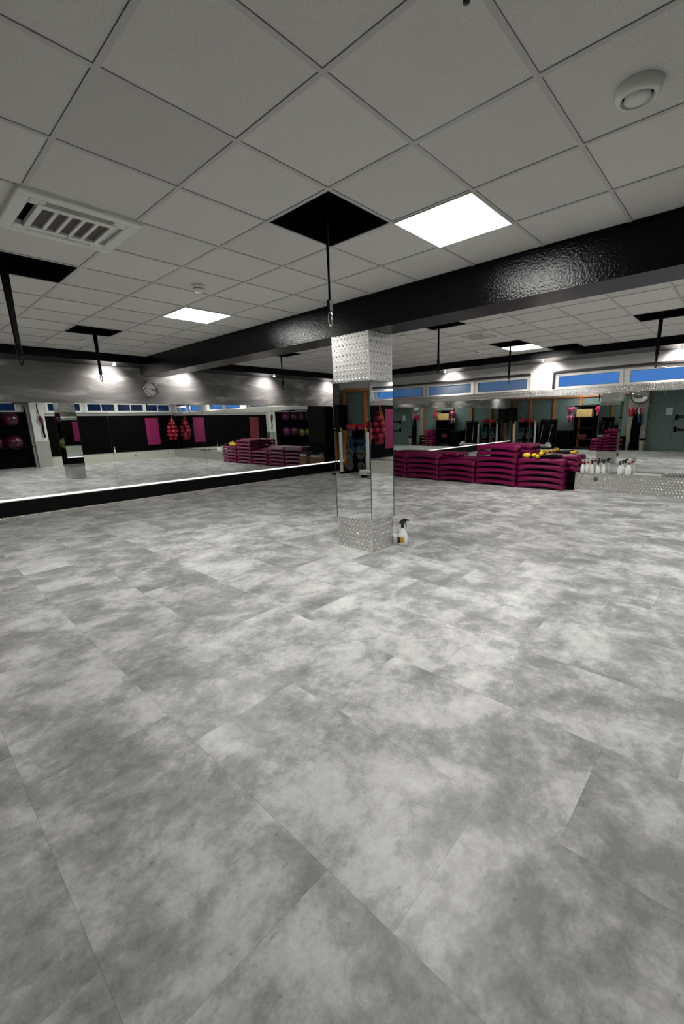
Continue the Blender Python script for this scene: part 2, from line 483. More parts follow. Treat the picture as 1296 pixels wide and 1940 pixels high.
zone(BX1, 8.056, YS, 7.637, .3)
ceil = struct(cb.build('ceiling', 'tile'))
at = ceil.data.attributes.new('tile_tone', 'FLOAT', 'FACE')
at.data.foreach_set('value', tones)
struct(bars.build('trim_1', 'tbar'))
struct(MB().box(XW - .3, XE + .3, YS - .3, YN + .3, 3.26, 3.4).build('ceiling', 'black'))
for k, (a, b_) in enumerate(holes):
    m = MB(); x0, x1, y0, y1 = a + .012, a + .588, b_ + .012, b_ + .588; t_ = .008
    m.box(x0, x0 + t_, y0, y1, H + .005, 3.26); m.box(x1 - t_, x1, y0, y1, H + .005, 3.26)
    m.box(x0, x1, y0, y0 + t_, H + .005, 3.26); m.box(x0, x1, y1 - t_, y1, H + .005, 3.26)
    struct(m.build('trim_%d' % (2 + k), 'black'))

# ---- beam and bulkheads
struct(MB().box(BX0, BX1, YS, 7.95, 2.546, 3.26).build('trim_20', 'beam'))
struct(MB().box(XW, XE, 7.637, YN, BH, 3.26).build('trim_21', 'beam'))
struct(MB().box(8.056, XE, YS, 7.637, BH, 3.26).build('trim_22', 'beam'))

# ---- walls
struct(MB().box(XW - .3, XE + .3, YN, YN + .3, -.12, 3.26).build('wall_left', 'concrete'))
EW = XE + .13     # window plane
# window wall: lower part, lintel, piers
m = MB()
m.box(XE, EW + .2, YS - .3, YN, -.12, 2.07)
m.box(XE, EW + .2, YS - .3, YN, 2.535, 3.26)
piers = [(2.03, 2.53), (6.98, YN), (-1.32, -.70), (YS - .3, -3.62)]
for a, b_ in piers: m.box(XE - .0, EW + .2, a, b_, 2.07, 2.535)
struct(m.build('wall_right', 'white_wall'))
wn = 0
def make_window(n, y0, y1, open_=False):
    r = empty('window_%d' % n, (EW, (y0 + y1) / 2, 2.07)); struct(r)
    h = .455; L = (y1 - y0) / 2
    f = MB(); t_ = .05
    f.box(-.03, .05, -L, L, 0, .03); f.box(-.03, .05, -L, L, h - .03, h)
    f.box(-.03, .05, -L, -L + .035, .03, h - .03); f.box(-.03, .05, L - .035, L, .03, h - .03)
    f.build('frame', 'pvc', r)
    s_ = MB()
    x0, x1 = -.055, -.005
    s_.box(x0, x1, -L + .03, L - .03, .03, .145); s_.box(x0, x1, -L + .03, L - .03, h - .085, h - .03)
    s_.box(x0, x1, -L + .03, -L + .10, .145, h - .085); s_.box(x0, x1, L - .10, L - .03, .145, h - .085)
    so = s_.build('sash', 'pvc', r)
    gl = MB().box(-.035, -.027, -L + .10, L - .10, .145, h - .085).build('pane', 'glass_haze' if n <= 3 else 'glass', so)
    gk = MB(); e = .006
    gk.box(x0 - .001, x0 + .012, -L + .10 - e + .001, L - .10 + e, .145, .145 + e); gk.box(x0 - .001, x0 + .012, -L + .10, L - .10, h - .085 - e, h - .085)
    gk.box(x0 - .001, x0 + .012, -L + .10, -L + .10 + e, .145, h - .085); gk.box(x0 - .001, x0 + .012, L - .10 - e, L - .10, .145, h - .085)
    gk.build('gasket', 'cable', so)
    hd = MB().bbox(x0 - .02, x0, -.012, .012, h - .075, h - .045, .003)
    hd.bbox(x0 - .028, x0 - .02, -.01, .05, h - .068, h - .054, .003)
    hd.build('handle', 'pvc', so)
    if open_:
        so.rotation_euler = (0, -math.radians(22), 0)
        so.location = (-.03, 0, .0)
    return r
wins = [(5.46, 6.98), (3.98, 5.458), (2.53, 3.978), (.64, 2.03), (-.70, .638), (-2.46, -1.32), (-3.62, -2.462)]
for k, (a, b_) in enumerate(wins): make_window(k + 1, a, b_, k == 6)
# dark roller track above the windows
for k, (a, b_) in enumerate([(2.54, 6.97), (-.69, 2.02), (-3.61, -1.33)]):
    struct(MB().box(XE - .02, XE + .08, a, b_, 2.515, 2.552).build('trim_%d' % (23 + k), 'trimdark'))
struct(MB().box(XE + .0, XE + .07, 2.015, 2.035, 2.17, 2.53).build('trim_26', 'trimdark'))

# ---- rear wall (seen in the mirrors)
m = MB()
m.box(XW - .3, XE + .3, YS - .3, YS, -.12, 2.20)
m.box(XW - .3, XE + .3, YS - .3, YS, 2.60, 3.26)
for a, b_ in [(XW - .3, .9), (2.5, 3.45), (4.75, 4.90), (8.62, XE + .3)]: m.box(a, b_, YS - .3, YS, 2.20, 2.60)
struct(m.build('wall_rear', 'white_wall'))
struct(MB().bbox(2.82, 3.28, YS, YS + .30, 0, BH, .01).build('trim_27', 'white_wall'))
struct(MB().box(2.815, 3.285, YS + .0, YS + .304, 0, 1.05).build('trim_60', 'plate_s'))
def rear_window(n, x0, x1):
    r = empty('window_%d' % n, ((x0 + x1) / 2, YS - .06, 2.20)); struct(r)
    L = (x1 - x0) / 2; h = .40
    f = MB(); f.box(-L, L, -.04, .04, 0, .07); f.box(-L, L, -.04, .04, h - .05, h)
    f.box(-L, -L + .07, -.04, .04, .07, h - .05); f.box(L - .07, L, -.04, .04, .07, h - .05); f.box(-.02, .02, -.03, .03, .07, h - .05)
    f.build('frame', 'pvc', r)
    MB().box(-L + .07, L - .07, -.012, -.004, .07, h - .05).build('pane', 'glass_dark', r)
for k, (a, b_) in enumerate([(3.45, 4.75), (4.90, 6.12), (6.12, 7.38), (7.38, 8.62), (.9, 2.5)]): rear_window(8 + k, a, b_)
struct(MB().bbox(3.29, XE, YS, YS + .10, 2.15, 2.20, .006).build('trim_28', 'alu'))
struct(MB().bbox(3.29, XE, YS, YS + .05, 2.05, 2.085, .006).build('trim_29', 'alu'))

# ---- entrance wall with teal panels and orange posts (seen in the mirrors)
struct(MB().box(XW - .3, XW, YS - .3, YN + .3, -.12, 3.26).build('wall_entrance', 'teal'))
struct(MB().box(XW, XW + .02, 2.83, YN, 2.50, H).build('trim_30', 'white_wall'))
k = 31
for yc in (8.12, 7.23, 6.05, 4.84, 3.75, 2.80):
    struct(MB().bbox(XW, XW + (.09 if yc > 3 else .04), yc - (.05 if yc > 3 else .03), yc + (.05 if yc > 3 else .03), 0, 2.43, .008).build('trim_%d' % k, 'orange_wood')); k += 1
struct(MB().bbox(XW, XW + .10, 2.83, 8.17, 2.43, 2.50, .008).build('trim_%d' % k, 'orange_wood')); k += 1
struct(MB().bbox(XW, XW + .28, 2.03, 2.75, 0, H, .01).build('trim_%d' % k, 'greypillar')); k += 1
# double door
d = empty('door_1', (XW, 1.1, 0)); struct(d)
l1 = MB().bbox(0, .045, .004, .90, .01, 2.12, .004).build('door_leaf', 'teal', d)
l2 = MB().bbox(0, .045, -.90, -.004, .01, 2.12, .004).build('door_leaf', 'teal', d)
hd = MB().cyl((.045, .07, 1.05), (.10, .07, 1.05), .012).cyl((.095, .07, 1.05), (.095, .20, 1.05), .011)
hd.lathe([(.026, 0), (.026, .008)], 18, 0, Matrix.Translation((.045, .07, 1.05)) @ Matrix.Rotation(PI / 2, 4, 'Y'))
hd.build('handle', 'chrome', l1)
for z in (.25, 1.15, 1.9): MB().cyl((.05, .90, z), (.05, .90, z + .10), .012).build('hinge', 'alu', l1)
fr = MB(); fr.box(0, .06, -.97, -.90, 0, 2.19); fr.box(0, .06, .90, .93, 0, 2.19); fr.box(0, .06, -.90, .90, 2.12, 2.19)
fr.build('door_frame', 'teal', d)

# ---- skirting strip along mirror wall
struct(MB().bbox(XW, 8.47, YN - .075, YN - .055, 0, .045, .004).build('baseboard_left', 'plate_s'))

# ================================================================ MIRROR WALL
def thing_mb(mb, name, mats, label, cat, group=None, loc=(0, 0, 0), rotz=0):
    return tag(mb.build(name, mats, None, loc, rotz), label, cat, group)
thing_mb(MB().box(XW + .003, 8.48, YN - .055, YN - .003, 0, .304), 'plinth', 'blackg', 'long low black plinth under the mirrors of the concrete wall', 'plinth')
r = empty('led_strip', (0, YN - .035, .305), 'long glowing white strip light along the top of the black plinth', 'strip light')
MB().box(XW, 8.56, -.020, .035, .002, .016).build('housing', 'alu', r)
MB().box(XW, 8.56, -.022, .030, .016, .040).build('diffuser', 'ledstrip', r)
xs = [XW + .01, -2.25, -.25, 1.75, 3.78, 5.78, 7.60, 8.78]
names = ['at the entrance end of the black plinth', 'second from the entrance end', 'reflecting the rear pillar at the photo\'s left edge',
         'below the clock, reflecting magenta mat and windows', 'reflecting the stacked burgundy steps', 'reflecting the ball rack', 'in the corner behind the column']
for i in range(len(xs) - 1):
    thing_mb(MB().box(xs[i] + .002, xs[i + 1] - .002, YN - .012, YN - .002, .352, 2.03), 'wall_mirror', 'mirror',
             'tall mirror panel ' + names[i], 'mirror', 'mirror panels on the concrete wall')
# clock
r = empty('wall_clock', (2.675, YN, 2.345), 'round wall clock with chrome rim and black hands below the beam', 'clock')
mt = Matrix.Rotation(PI / 2, 4, 'X')
MB().lathe([(.150, .0), (.165, .0), (.165, .03), (.158, .045), (.142, .045), (.138, .02), (.150, .0)], 40, 0, mt, True, False).build('rim', 'chrome', r)
MB().lathe([(.145, .005), (.145, .02)], 40, 0, mt).build('dial', 'clockface', r)
for i in range(12):
    mk = MB()
    a = 2 * PI * i / 12
    mk.lathe([(.012 if i % 3 else .015, .020), (.012 if i % 3 else .015, .024)], 8, 0, Matrix.Translation((.115 * math.sin(a), 0, .115 * math.cos(a))) @ mt)
    mk.build('hour_mark', 'cable', r)
def hand(a, L, wd, z):
    q = Matrix.Rotation(a, 4, 'Y')
    return MB().box(-wd, wd, -z - .003, -z, -.02, L, 0, q)
hand(math.radians(122), .085, .006, .027).build('hour_hand', 'cable', r)
hand(math.radians(104), .125, .004, .032).build('minute_hand', 'cable', r)

# ================================================================ CENTRAL COLUMN
CX0, CX1, CY0, CY1 = 2.365, 2.797, 1.849, 2.435
r = empty('column', ((CX0 + CX1) / 2, (CY0 + CY1) / 2, 0), 'square column clad in mirror with diamond plate at foot and head, holding the beam', 'column')
hx, hy = (CX1 - CX0) / 2, (CY1 - CY0) / 2
e = .008
MB().box(-hx + .03, hx - .03, -hy + .03, hy - .03, 0, 2.546).build('core', 'black', r)
for nm, z0, z1 in (('base_cladding', 0, .384), ('top_cladding', 2.02, 2.546)):
    MB().bbox(-hx + e, hx - e, -hy + e, hy - e, z0, z1, .004).build(nm, 'plate', r)
    st = MB()
    for sx in (-1, 1):
        for sy in (-1, 1):
            x, y = sx * (hx - e), sy * (hy - e)
            st.box(min(x, x - sx * .012) - .0015, max(x, x - sx * .012) + .0015, min(y, y - sy * .012) - .0015, max(y, y - sy * .012) + .0015, z0, z1)
    st.build('corner_trim', 'alu', r)
for sx in (-1, 1):
    MB().box(min(sx * hx, sx * (hx - .006)), max(sx * hx, sx * (hx - .006)), -hy + .002, hy - .002, .386, 2.018).build('mirror_panel', 'mirror', r)
for sy in (-1, 1):
    MB().box(-hx + .007, hx - .007, min(sy * hy, sy * (hy - .006)), max(sy * hy, sy * (hy - .006)), .386, 2.018).build('mirror_panel', 'mirror', r)
cl = MB()
for sx in (-1, 1):
    for sy in (-1, 1):
        cl.box(sx * hx - .003, sx * hx + .003, sy * hy - .003, sy * hy + .003, .384, 2.02)
cl.build('edge_strip', 'cable', r)

# ================================================================ WINDOW WALL LEDGE + MIRRORS
LF = 8.493; LZ = .385
r = empty('ledge', (LF, -1.2, 0), 'long low diamond plate ledge under the window wall mirrors, carrying spray bottles', 'ledge')
y0, y1 = YS + .21 + 1.2, 1.30 + 1.2
MB().box(.004, XE - LF, y0, y1, 0, LZ - .004).build('body', 'black', r)
MB().box(0, .004, y0, y1, .018, LZ).build('front_plate', 'plate', r)
MB().box(.004, XE - LF, y0, y1, LZ - .004, LZ).build('top_plate', 'plate', r)
MB().bbox(-.012, 0.0, y0, y1, 0, .018, .003).build('foot_strip', 'alu', r)
MB().box(-.003, .02, y0, y1, LZ - .004, LZ + .002).build('edge_strip', 'alu', r)
MB().lathe([(.045, 0), (.048, .004), (.040, .012), (.0, .014)], 20, 0, Matrix.Translation((0, .89 + 1.2, .27)) @ Matrix.Rotation(-PI / 2, 4, 'Y')).build('socket', 'socket', r)
thing_mb(MB().box(LF, XE - .003, 1.303, YN - .08, 0, LZ), 'ledge', 'black', 'part of the low ledge blackened for the shade behind the stacks of burgundy steps', 'ledge')  # plain black in place of plate: the stacks' shadow put into the colour
ys = [YS + .02, -1.9, .05, 2.02, 4.0, 6.0, YN - .02]
nm = ['at the rear corner end', 'left of the coiled black cable', 'behind the spray bottles', 'above the tall seven-step stack', 'reflecting the wooden box cabinet', 'next to the mirror wall corner']
for i in range(6):
    thing_mb(MB().box(XE - .012, XE - .002, ys[i] + .0006, ys[i + 1] - .0006, LZ + .003, 2.03), 'wall_mirror', 'mirror',
             'wide mirror panel under the windows, ' + nm[i], 'mirror', 'mirror panels under the windows')
thing_mb(MB().box(XE - .10, XE, YS, YN - .02, 2.035, 2.045).box(XE - .104, XE - .098, YS, YN - .02, 2.02, 2.165).box(XE - .10, XE + .07, YS, YN - .02, 2.155, 2.165),
         'window_sill', 'plate_s', 'long diamond plate sill between the windows and the mirrors below them', 'sill')

# rear wall ledge and black panels
r = empty('ledge', (0, YS, 0), 'pale metal ledge along the rear wall, seen in the mirrors', 'ledge')
MB().box(3.29, 4.15, 0, .19, 0, LZ - .01).build('body', 'pale_metal', r)
MB().box(4.15, XE - .01, 0, .19, 0, LZ - .01).build('body', 'pale_metal', r)
MB().box(3.29, XE - .01, -.0, .20, LZ - .01, LZ + .003).build('top_plate', 'alu', r)
for x in (3.70, 3.86, 6.6, 8.15): MB().box(x - .03, x + .03, .19, .20, .18, .24).build('socket', 'socket', r)
xs = [3.29, 4.4, 5.9, 7.4, 8.81]
for i in range(4):
    thing_mb(MB().box(xs[i] + .002, xs[i + 1] - .002, YS, YS + .012, LZ + .004, 2.05), 'wall_panel', 'black',
             ['black wall panel beside the rear pillar', 'black wall panel behind the dark red mat', 'black wall panel above the middle of the rear ledge', 'black wall panel behind the magenta mat and ball net'][i],
             'panel', 'black panels on the rear wall')
for x0, z0, z1, mt_, lb in ((7.30, .66, 1.93, 'pinkmat', 'magenta exercise mat hanging beside the net of balls'), (3.86, .66, 1.93, 'darkmat', 'dark red exercise mat hanging behind the column')):
    mm = MB().bbox(x0, x0 + .62, YS + .014, YS + .034, z0, z1, .008)
    o = thing_mb(mm, 'exercise_mat', mt_, lb, 'mat', 'mats hanging on the rear wall')

# ================================================================ CEILING FITTINGS
def led_label(i):
    return ['bright square LED ceiling panel next to the black opening, before the beam', 'bright square LED ceiling panel far away near the clock wall',
            'bright square LED ceiling panel beyond the beam near the windows', 'square LED ceiling panel above the weight rack side',
            'square LED ceiling panel just beyond the beam near the rear wall', 'square LED ceiling panel beyond the beam by the rear wall'][i]
led0 = None
for i, (a, b_) in enumerate(leds):
    if led0 is None:
        led0 = empty('ceiling_light', (a + .3, b_ + .3, H - .006), led_label(0), 'ceiling light', 'LED ceiling panels')
        f = MB(); 
        f.box(-.298, .298, -.298, -.286, 0, .03); f.box(-.298, .298, .286, .298, 0, .03)
        f.box(-.298, -.286, -.286, .286, 0, .03); f.box(.286, .298, -.286, .286, 0, .03)
        f.build('frame', 'white', led0)
        MB().box(-.286, .286, -.286, .286, .004, .012).build('diffuser', 'led', led0)
    else:
        dup(led0, (a + .3, b_ + .3, H - .006), led_label(i))
# air conditioning cassette
def make_ac():
    r = empty('ac_cassette', (-.30, 2.115, H), 'white ceiling air conditioning cassette at left, before the beam', 'air conditioner', 'ceiling cassettes')
    Z = -.022
    # frame ring with four slots
    f = MB(); A, B = .335, .262
    f.bbox(-A, A, B, A, Z, .012, .006); f.bbox(-A, A, -A, -B, Z, .012, .006)
    f.bbox(-A, -B, -B, B, Z, .012, .006); f.bbox(B, A, -B, B, Z, .012, .006)
    f.build('frame', 'ac', r)
    for sx in (-1, 1):
        for sy in (-1, 1):
            c = MB().prism([(sx * B, sy * B), (sx * B, sy * .185), (sx * .215, sy * .185), (sx * .185, sy * .215), (sx * .185, sy * B)], Z + .001, .010, 'z')
            c.build('corner_cover', 'ac', r)
    MB().box(-B, B, -B, B, .012, .018).build('duct', 'black', r)
    ip = MB()
    ip.box(-.215, .215, .165, .215, Z - .006, .0); ip.box(-.215, .215, -.215, -.165, Z - .006, .0)
    ip.box(-.215, -.185, -.165, .165, Z - .006, .0); ip.box(.185, .215, -.165, .165, Z - .006, .0)
    for i in range(4): 
        x = -.185 + .37 * (i + 1) / 5
        ip.box(x - .010, x + .010, -.165, .165, Z - .005, -.004)
    ip.build('intake_panel', 'ac', r)
    MB().box(-.186, .186, -.166, .166, -.012, -.006).build('filter', 'acdark', r)
    for ax, sg in (('x', -1), ('x', 1), ('y', -1), ('y', 1)):
        l = MB()
        if ax == 'y': l.box(-.175, .175, min(sg * .248, sg * .260), max(sg * .248, sg * .260), .002, .010)
        else: l.box(min(sg * .248, sg * .260), max(sg * .248, sg * .260), -.175, .175, .002, .010)
        l.build('louvre', 'ac', r)
    MB().lathe([(.006, 0), (.006, .003)], 10, 0, Matrix.Translation((.03, .19, Z - .009))).build('sensor', 'cable', r)
    return r
ac = make_ac()
dup(ac, (5.40, 2.115, H), 'white ceiling air conditioning cassette beyond the beam, near the far LED panel')
# round valves and detectors
def round_fit(x, y, R, name, label, cat, kind):
    r = empty(name, (x, y, H), label, cat, 'round fittings on the ceiling')
    if kind == 0:
        MB().lathe([(R * .69, -.020), (R * .70, -.038), (R * .76, -.042), (R * .95, -.026), (R, -.008), (R, .004)], 40, 0, None, True, False).build('ring', 'ac', r)
        MB().lathe([(R * .52, -.004), (R * .56, -.038), (R * .3, -.046), (.0001, -.047)], 40, 0, None, True, False).build('disc', 'ac', r)
        MB().lathe([(R * .71, -.010), (R * .71, -.006)], 30).build('gap', 'black', r)
    else:
        MB().lathe([(R, .004), (R, -.016), (R * .88, -.026), (R * .5, -.026)], 32, 0, None, True, False).build('base', 'ac', r)
        MB().lathe([(R * .72, -.024), (R * .72, -.034)], 32).build('gap', 'socket', r)
        MB().lathe([(R * .82, -.034), (R * .78, -.044), (R * .55, -.058), (.0001, -.062)], 32, 0, None, True, False).build('sensor', 'ac', r)
    return r
round_fit(.948, -.885, .088, 'air_valve', 'large round white air valve on the ceiling at the upper right', 'vent', 0)
round_fit(.932, 2.775, .062, 'smoke_detector', 'small round white detector on the ceiling before the far LED panel', 'detector', 1)
round_fit(.926, 6.31, .055, 'smoke_detector', 'tiny round detector on the ceiling just past the far left opening', 'detector', 1)
round_fit(6.91, 2.884, .06, 'smoke_detector', 'round detector beyond the beam between cassette and windows', 'detector', 1)
round_fit(4.342, 2.841, .06, 'smoke_detector', 'round detector beyond the beam just above the column', 'detector', 1)
hk = thing_mb(MB().lathe([(.006, 0), (.006, -.012), (.011, -.014), (.011, -.022), (.002, -.024)], 12), 'sprinkler', 'cable', 'tiny black sprinkler head on the ceiling at the top edge', 'sprinkler', None, (.10, -.56, H - .0))

# straps
def make_strap(zbot, loc, label):
    r = empty('suspension_strap', loc, label, 'strap', 'black suspension straps hanging from the ceiling openings')
    top = 3.255 - loc[2]
    L = zbot - loc[2]
    MB().cyl((0, 0, top - .035), (0, 0, top), .012).lathe([(.03, top - .008), (.03, top)], 16).build('anchor_bolt', 'alu', r)
    w_ = MB()
    n = 18
    vs = []; fs = []
    for i in range(n + 1):
        z = top - .02 - (top - .02 - L - .17) * i / n
        wd = .024 + .010 * math.sin(PI * min(1, i / n * 1.1)) ** 2 + .004 * i / n
        tw = .5 + .35 * i / n
        for sx, sy in ((-1, -1), (1, -1), (1, 1), (-1, 1)):
            a, b_ = sx * wd, sy * .007
            vs.append((a * math.cos(tw) - b_ * math.sin(tw), a * math.sin(tw) + b_ * math.cos(tw), z))
    for i in range(n):
        for k in range(4):
            fs.append((i * 4 + k, i * 4 + (k + 1) % 4, (i + 1) * 4 + (k + 1) % 4, (i + 1) * 4 + k))
    fs += [(3, 2, 1, 0), tuple(n * 4 + k for k in range(4))]
    w_.add(vs, fs)
    w_.build('webbing', 'black', r)
    MB().bbox(-.020, .020, -.014, .014, L + .095, L + .175, .005).build('buckle', 'rubber', r)
    cc = []
    for i in range(20):
        a = 2 * PI * i / 20
        cc.append((.013 * math.cos(a) * .72, -.013 * math.cos(a) * .68, L + .050 + .048 * math.sin(a)))
    return r, cc
straps = [((.885, .915, H), 2.235, 'black strap with carabiner hanging from the opening beside the near LED panel', 1),
          ((-.47, 3.28, H), 2.10, 'black strap at the left photo edge hanging from the wide opening', 0),
          ((.905, 5.70, H), 2.215, 'black strap hanging from the small opening before the first wall spot', 0),
          ((4.17, 5.70, H), 2.215, 'black strap hanging behind the beam, left of the column', 0),
          ((4.19, 2.10, H), 2.235, 'black strap hanging right of the column behind the beam', 0),
          ((6.60, 2.08, H), 2.19, 'black strap hanging before the far LED panel and window', 0),
          ((6.03, -.30, H), 2.21, 'black strap at the right photo edge before the blue window', 0)]
for loc, zb, lb, met in straps:
    r, cc = make_strap(zb, loc, lb)
    MB().tube(cc,   .0042 if met else .006, 8, 0, True).build('carabiner', 'chrome' if met else 'rubber', r)

# recessed spots
def make_spot(loc, tx, ty, label):
    r = empty('spotlight', loc, label, 'spotlight', 'small wall-washing spotlights under the bulkheads')
    MB().lathe([(.038, 0), (.040, -.006), (.030, -.010), (.028, 0)], 20, 0, None, True, False).build('ring', 'blackg', r)
    MB().lathe([(.032, -.006), (.028, -.011), (.018, -.015), (.0001, -.017)], 20, 0, None, True, False).build('lens', 'spotlens', r)
    l = bpy.data.lights.new('spot', 'SPOT'); l.energy = SPOT_POWER; l.spot_size = math.radians(128); l.spot_blend = 1.0
    l.color = (1.0, .93, .90); l.shadow_soft_size = .02
    lo = bpy.data.objects.new('spot_lamp', l); COL.objects.link(lo); lo.parent = r; lo.location = (0, 0, -.035)
    lo.rotation_euler = Vector((tx, ty, -1)).to_track_quat('-Z', 'Y').to_euler()
for x, lb in ((1.91, 'lit spotlight under the black bulkhead at left of the clock'), (3.45, 'spotlight hidden behind the beam, lighting the wall right of the clock'),
              (5.70, 'lit spotlight beside the far strap, left of the column'), (8.0, 'spotlight in the corner lighting the wall beside the column'), (-1.9, 'spotlight under the bulkhead left of the photo')):
    make_spot((x, 8.0 if x < 8 else 8.05, BH), -.22, .95, lb)
for y, lb in ((4.62, 'lit spotlight over the windows nearest the column'), (2.17, 'lit spotlight over the white pier between the windows'), (-.26, 'lit spotlight at the right photo edge over the blue window'), (-2.7, 'spotlight over the windows near the rear corner')):
    make_spot((8.52, y, BH), .95, -.1, lb)

# ================================================================ STEP PLATFORMS
def step_mesh(L, D, h):
    """hollow platform: flared skirt with arched lower edge on all sides, bevelled deck"""
    nL, nD = 22, 8
    def ring(ex, ey, z, arch):
        pts = []
        hx_, hy_ = D / 2 - ex, L / 2 - ey
        rc = .035
        def edge(p, q, n, ax):
            for i in range(n):
                t = i / n
                pts.append([p[0] + (q[0] - p[0]) * t, p[1] + (q[1] - p[1]) * t, ax, t])
        edge((-hx_, hy_ - rc), (-hx_, -hy_ + rc), nL, 'L')
        edge((-hx_, -hy_ + rc), (-hx_ + rc, -hy_), 3, 'c')
        edge((-hx_ + rc, -hy_), (hx_ - rc, -hy_), nD, 'D')
        edge((hx_ - rc, -hy_), (hx_, -hy_ + rc), 3, 'c')
        edge((hx_, -hy_ + rc), (hx_, hy_ - rc), nL, 'L')
        edge((hx_, hy_ - rc), (hx_ - rc, hy_), 3, 'c')
        edge((hx_ - rc, hy_), (-hx_ + rc, hy_), nD, 'D')
        edge((-hx_ + rc, hy_), (-hx_, hy_ - rc), 3, 'c')
        out = []
        for x, y, ax, t in pts:
            if ax == 'c':
                # push out to a round corner
                cx = math.copysign(hx_ - rc, x); cy = math.copysign(hy_ - rc, y)
                dx, dy = x - cx, y - cy
                d_ = math.hypot(dx, dy) or 1; x, y = cx + dx / d_ * rc, cy + dy / d_ * rc
            a = 0
            if arch and ax == 'L': a = arch * (1 - abs(2 * t - 1) ** 2.3)
            if arch and ax == 'D': a = arch * .85 * (1 - abs(2 * t - 1) ** 2.4)
            out.append((x, y, z + a))
        return out
    A = h * .47
    lv = [ring(.014, .014, 0, A), ring(0, 0, 0, A), ring(.003, .003, h * .40, A * .52), ring(.010, .012, h * .72, 0), ring(.016, .02, h * .90, 0), ring(.026, .032, h * .975, 0), ring(.040, .05, h, 0)]
    inner = [ring(.016, .018, h * .42, A * .50), ring(.03, .03, h * .85, 0)]
    m = MB(); n = len(lv[0])
    seq = [inner[1], inner[0]] + lv
    vs = [p for r_ in seq for p in r_]; fs = []
    for i in range(len(seq) - 1):
        for k in range(n):
            fs.append((i * n + k, i * n + (k + 1) % n, (i + 1) * n + (k + 1) % n, (i + 1) * n + k))
    m.add(vs, fs, 0, True)
    top = seq[-1]; m.add(top, [tuple(range(n))], 0)
    m.add(seq[0], [tuple(range(n))[::-1]], 0)
    return m
def make_step(L, D, h, loc, label, group):
    r = empty('step_platform', loc, label, 'step', group)
    step_mesh(L, D, h).build('platform', 'step', r)
    MB().bbox(-D / 2 + .05, D / 2 - .05, -L / 2 + .07, L / 2 - .07, h - .001, h + .002, .0008).build('grip_mat', 'step_mat', r)
    return r
ordn = ['topmost', 'second from the top', 'third from the top', 'fourth from the top', 'fifth from the top', 'sixth from the top', 'lowest of seven']
PF, HS = .1345, .1325
fr_st = [('the stack under the yellow straps', 1.45, 2.47, 5), ('the tall stack beside the yellow straps', 2.50, 3.52, 7),
         ('the low four-step stack in the middle', 3.55, 4.56, 4), ('the stack left of the low four-step stack', 4.59, 5.60, 5), ('the stack half hidden by the column', 5.63, 6.62, 5)]
step0 = None
def stack(desc, y0, y1, n, xc, z0, grp, D=.30, pf=PF, rot=0):
    global step0
    for i in range(n):
        lb = 'burgundy step, %s of %s' % ('lowest' if i == 0 and n < 7 else ordn[n - 1 - i], desc)
        loc = (xc + random.uniform(-.006, .006), (y0 + y1) / 2 + random.uniform(-.006, .006), z0 + i * pf)
        if step0 is None: step0 = make_step(y1 - y0, D, HS, loc, lb, grp)
        else:
            c = dup(step0, loc, lb, rot, grp)
            c.scale.z = pf / PF; c.scale.x = D / .30
for d_, a, b_, n in fr_st: stack(d_, a, b_, n, 8.335, 0, 'burgundy steps in the front row of stacks')
bk_st = [('the ledge stack beside the spray bottles', 1.27, 2.27, 3, .118), ('the back stack behind the tall one', 2.30, 3.30, 5, .115),
         ('the two-step stack on the ledge', 3.40, 4.17, 2, .10), ('the back stack behind the fourth stack', 4.20, 5.20, 3, .105), ('the back stack next to the column', 5.23, 6.23, 3, .105)]
for d_, a, b_, n, pf in bk_st: stack(d_, a, b_ if b_ - a > .9 else a + 1.0 - .22, n, 8.645 + .005, LZ + .004, 'burgundy steps on the ledge behind', .29, pf)

# yellow/black exercise gear on the near stacks
ZT = 4 * PF + HS + .003
def strap_roll(loc, rz, label, pts, rads, mi_seq, name='resistance_strap'):
    r = empty(name, loc, label, 'resistance strap', 'yellow and black exercise straps on the step stack', rz)
    MB().tube(pts, rads, 12).build('strap', mi_seq[0], r)
    return r
def arcpts(R, a0, a1, n, z, sx=1, sy=1):
    return [(R * sx * math.cos(a0 + (a1 - a0) * i / n), R * sy * math.sin(a0 + (a1 - a0) * i / n), z) for i in range(n + 1)]
gear = [((8.28, 2.30, ZT), .3, 'yellow', .056, 'round yellow rolled strap at the left end of the pile'),
        ((8.26, 2.10, ZT), 1.2, 'yellow', .048, 'curved bright yellow strap lying at the front of the pile'),
        ((8.34, 1.98, ZT), .4, 'yellow', .052, 'thick yellow strap on top of the black ones'),
        ((8.36, 1.84, ZT), 2.2, 'limey', .044, 'dull yellow strap between the black rolls')]
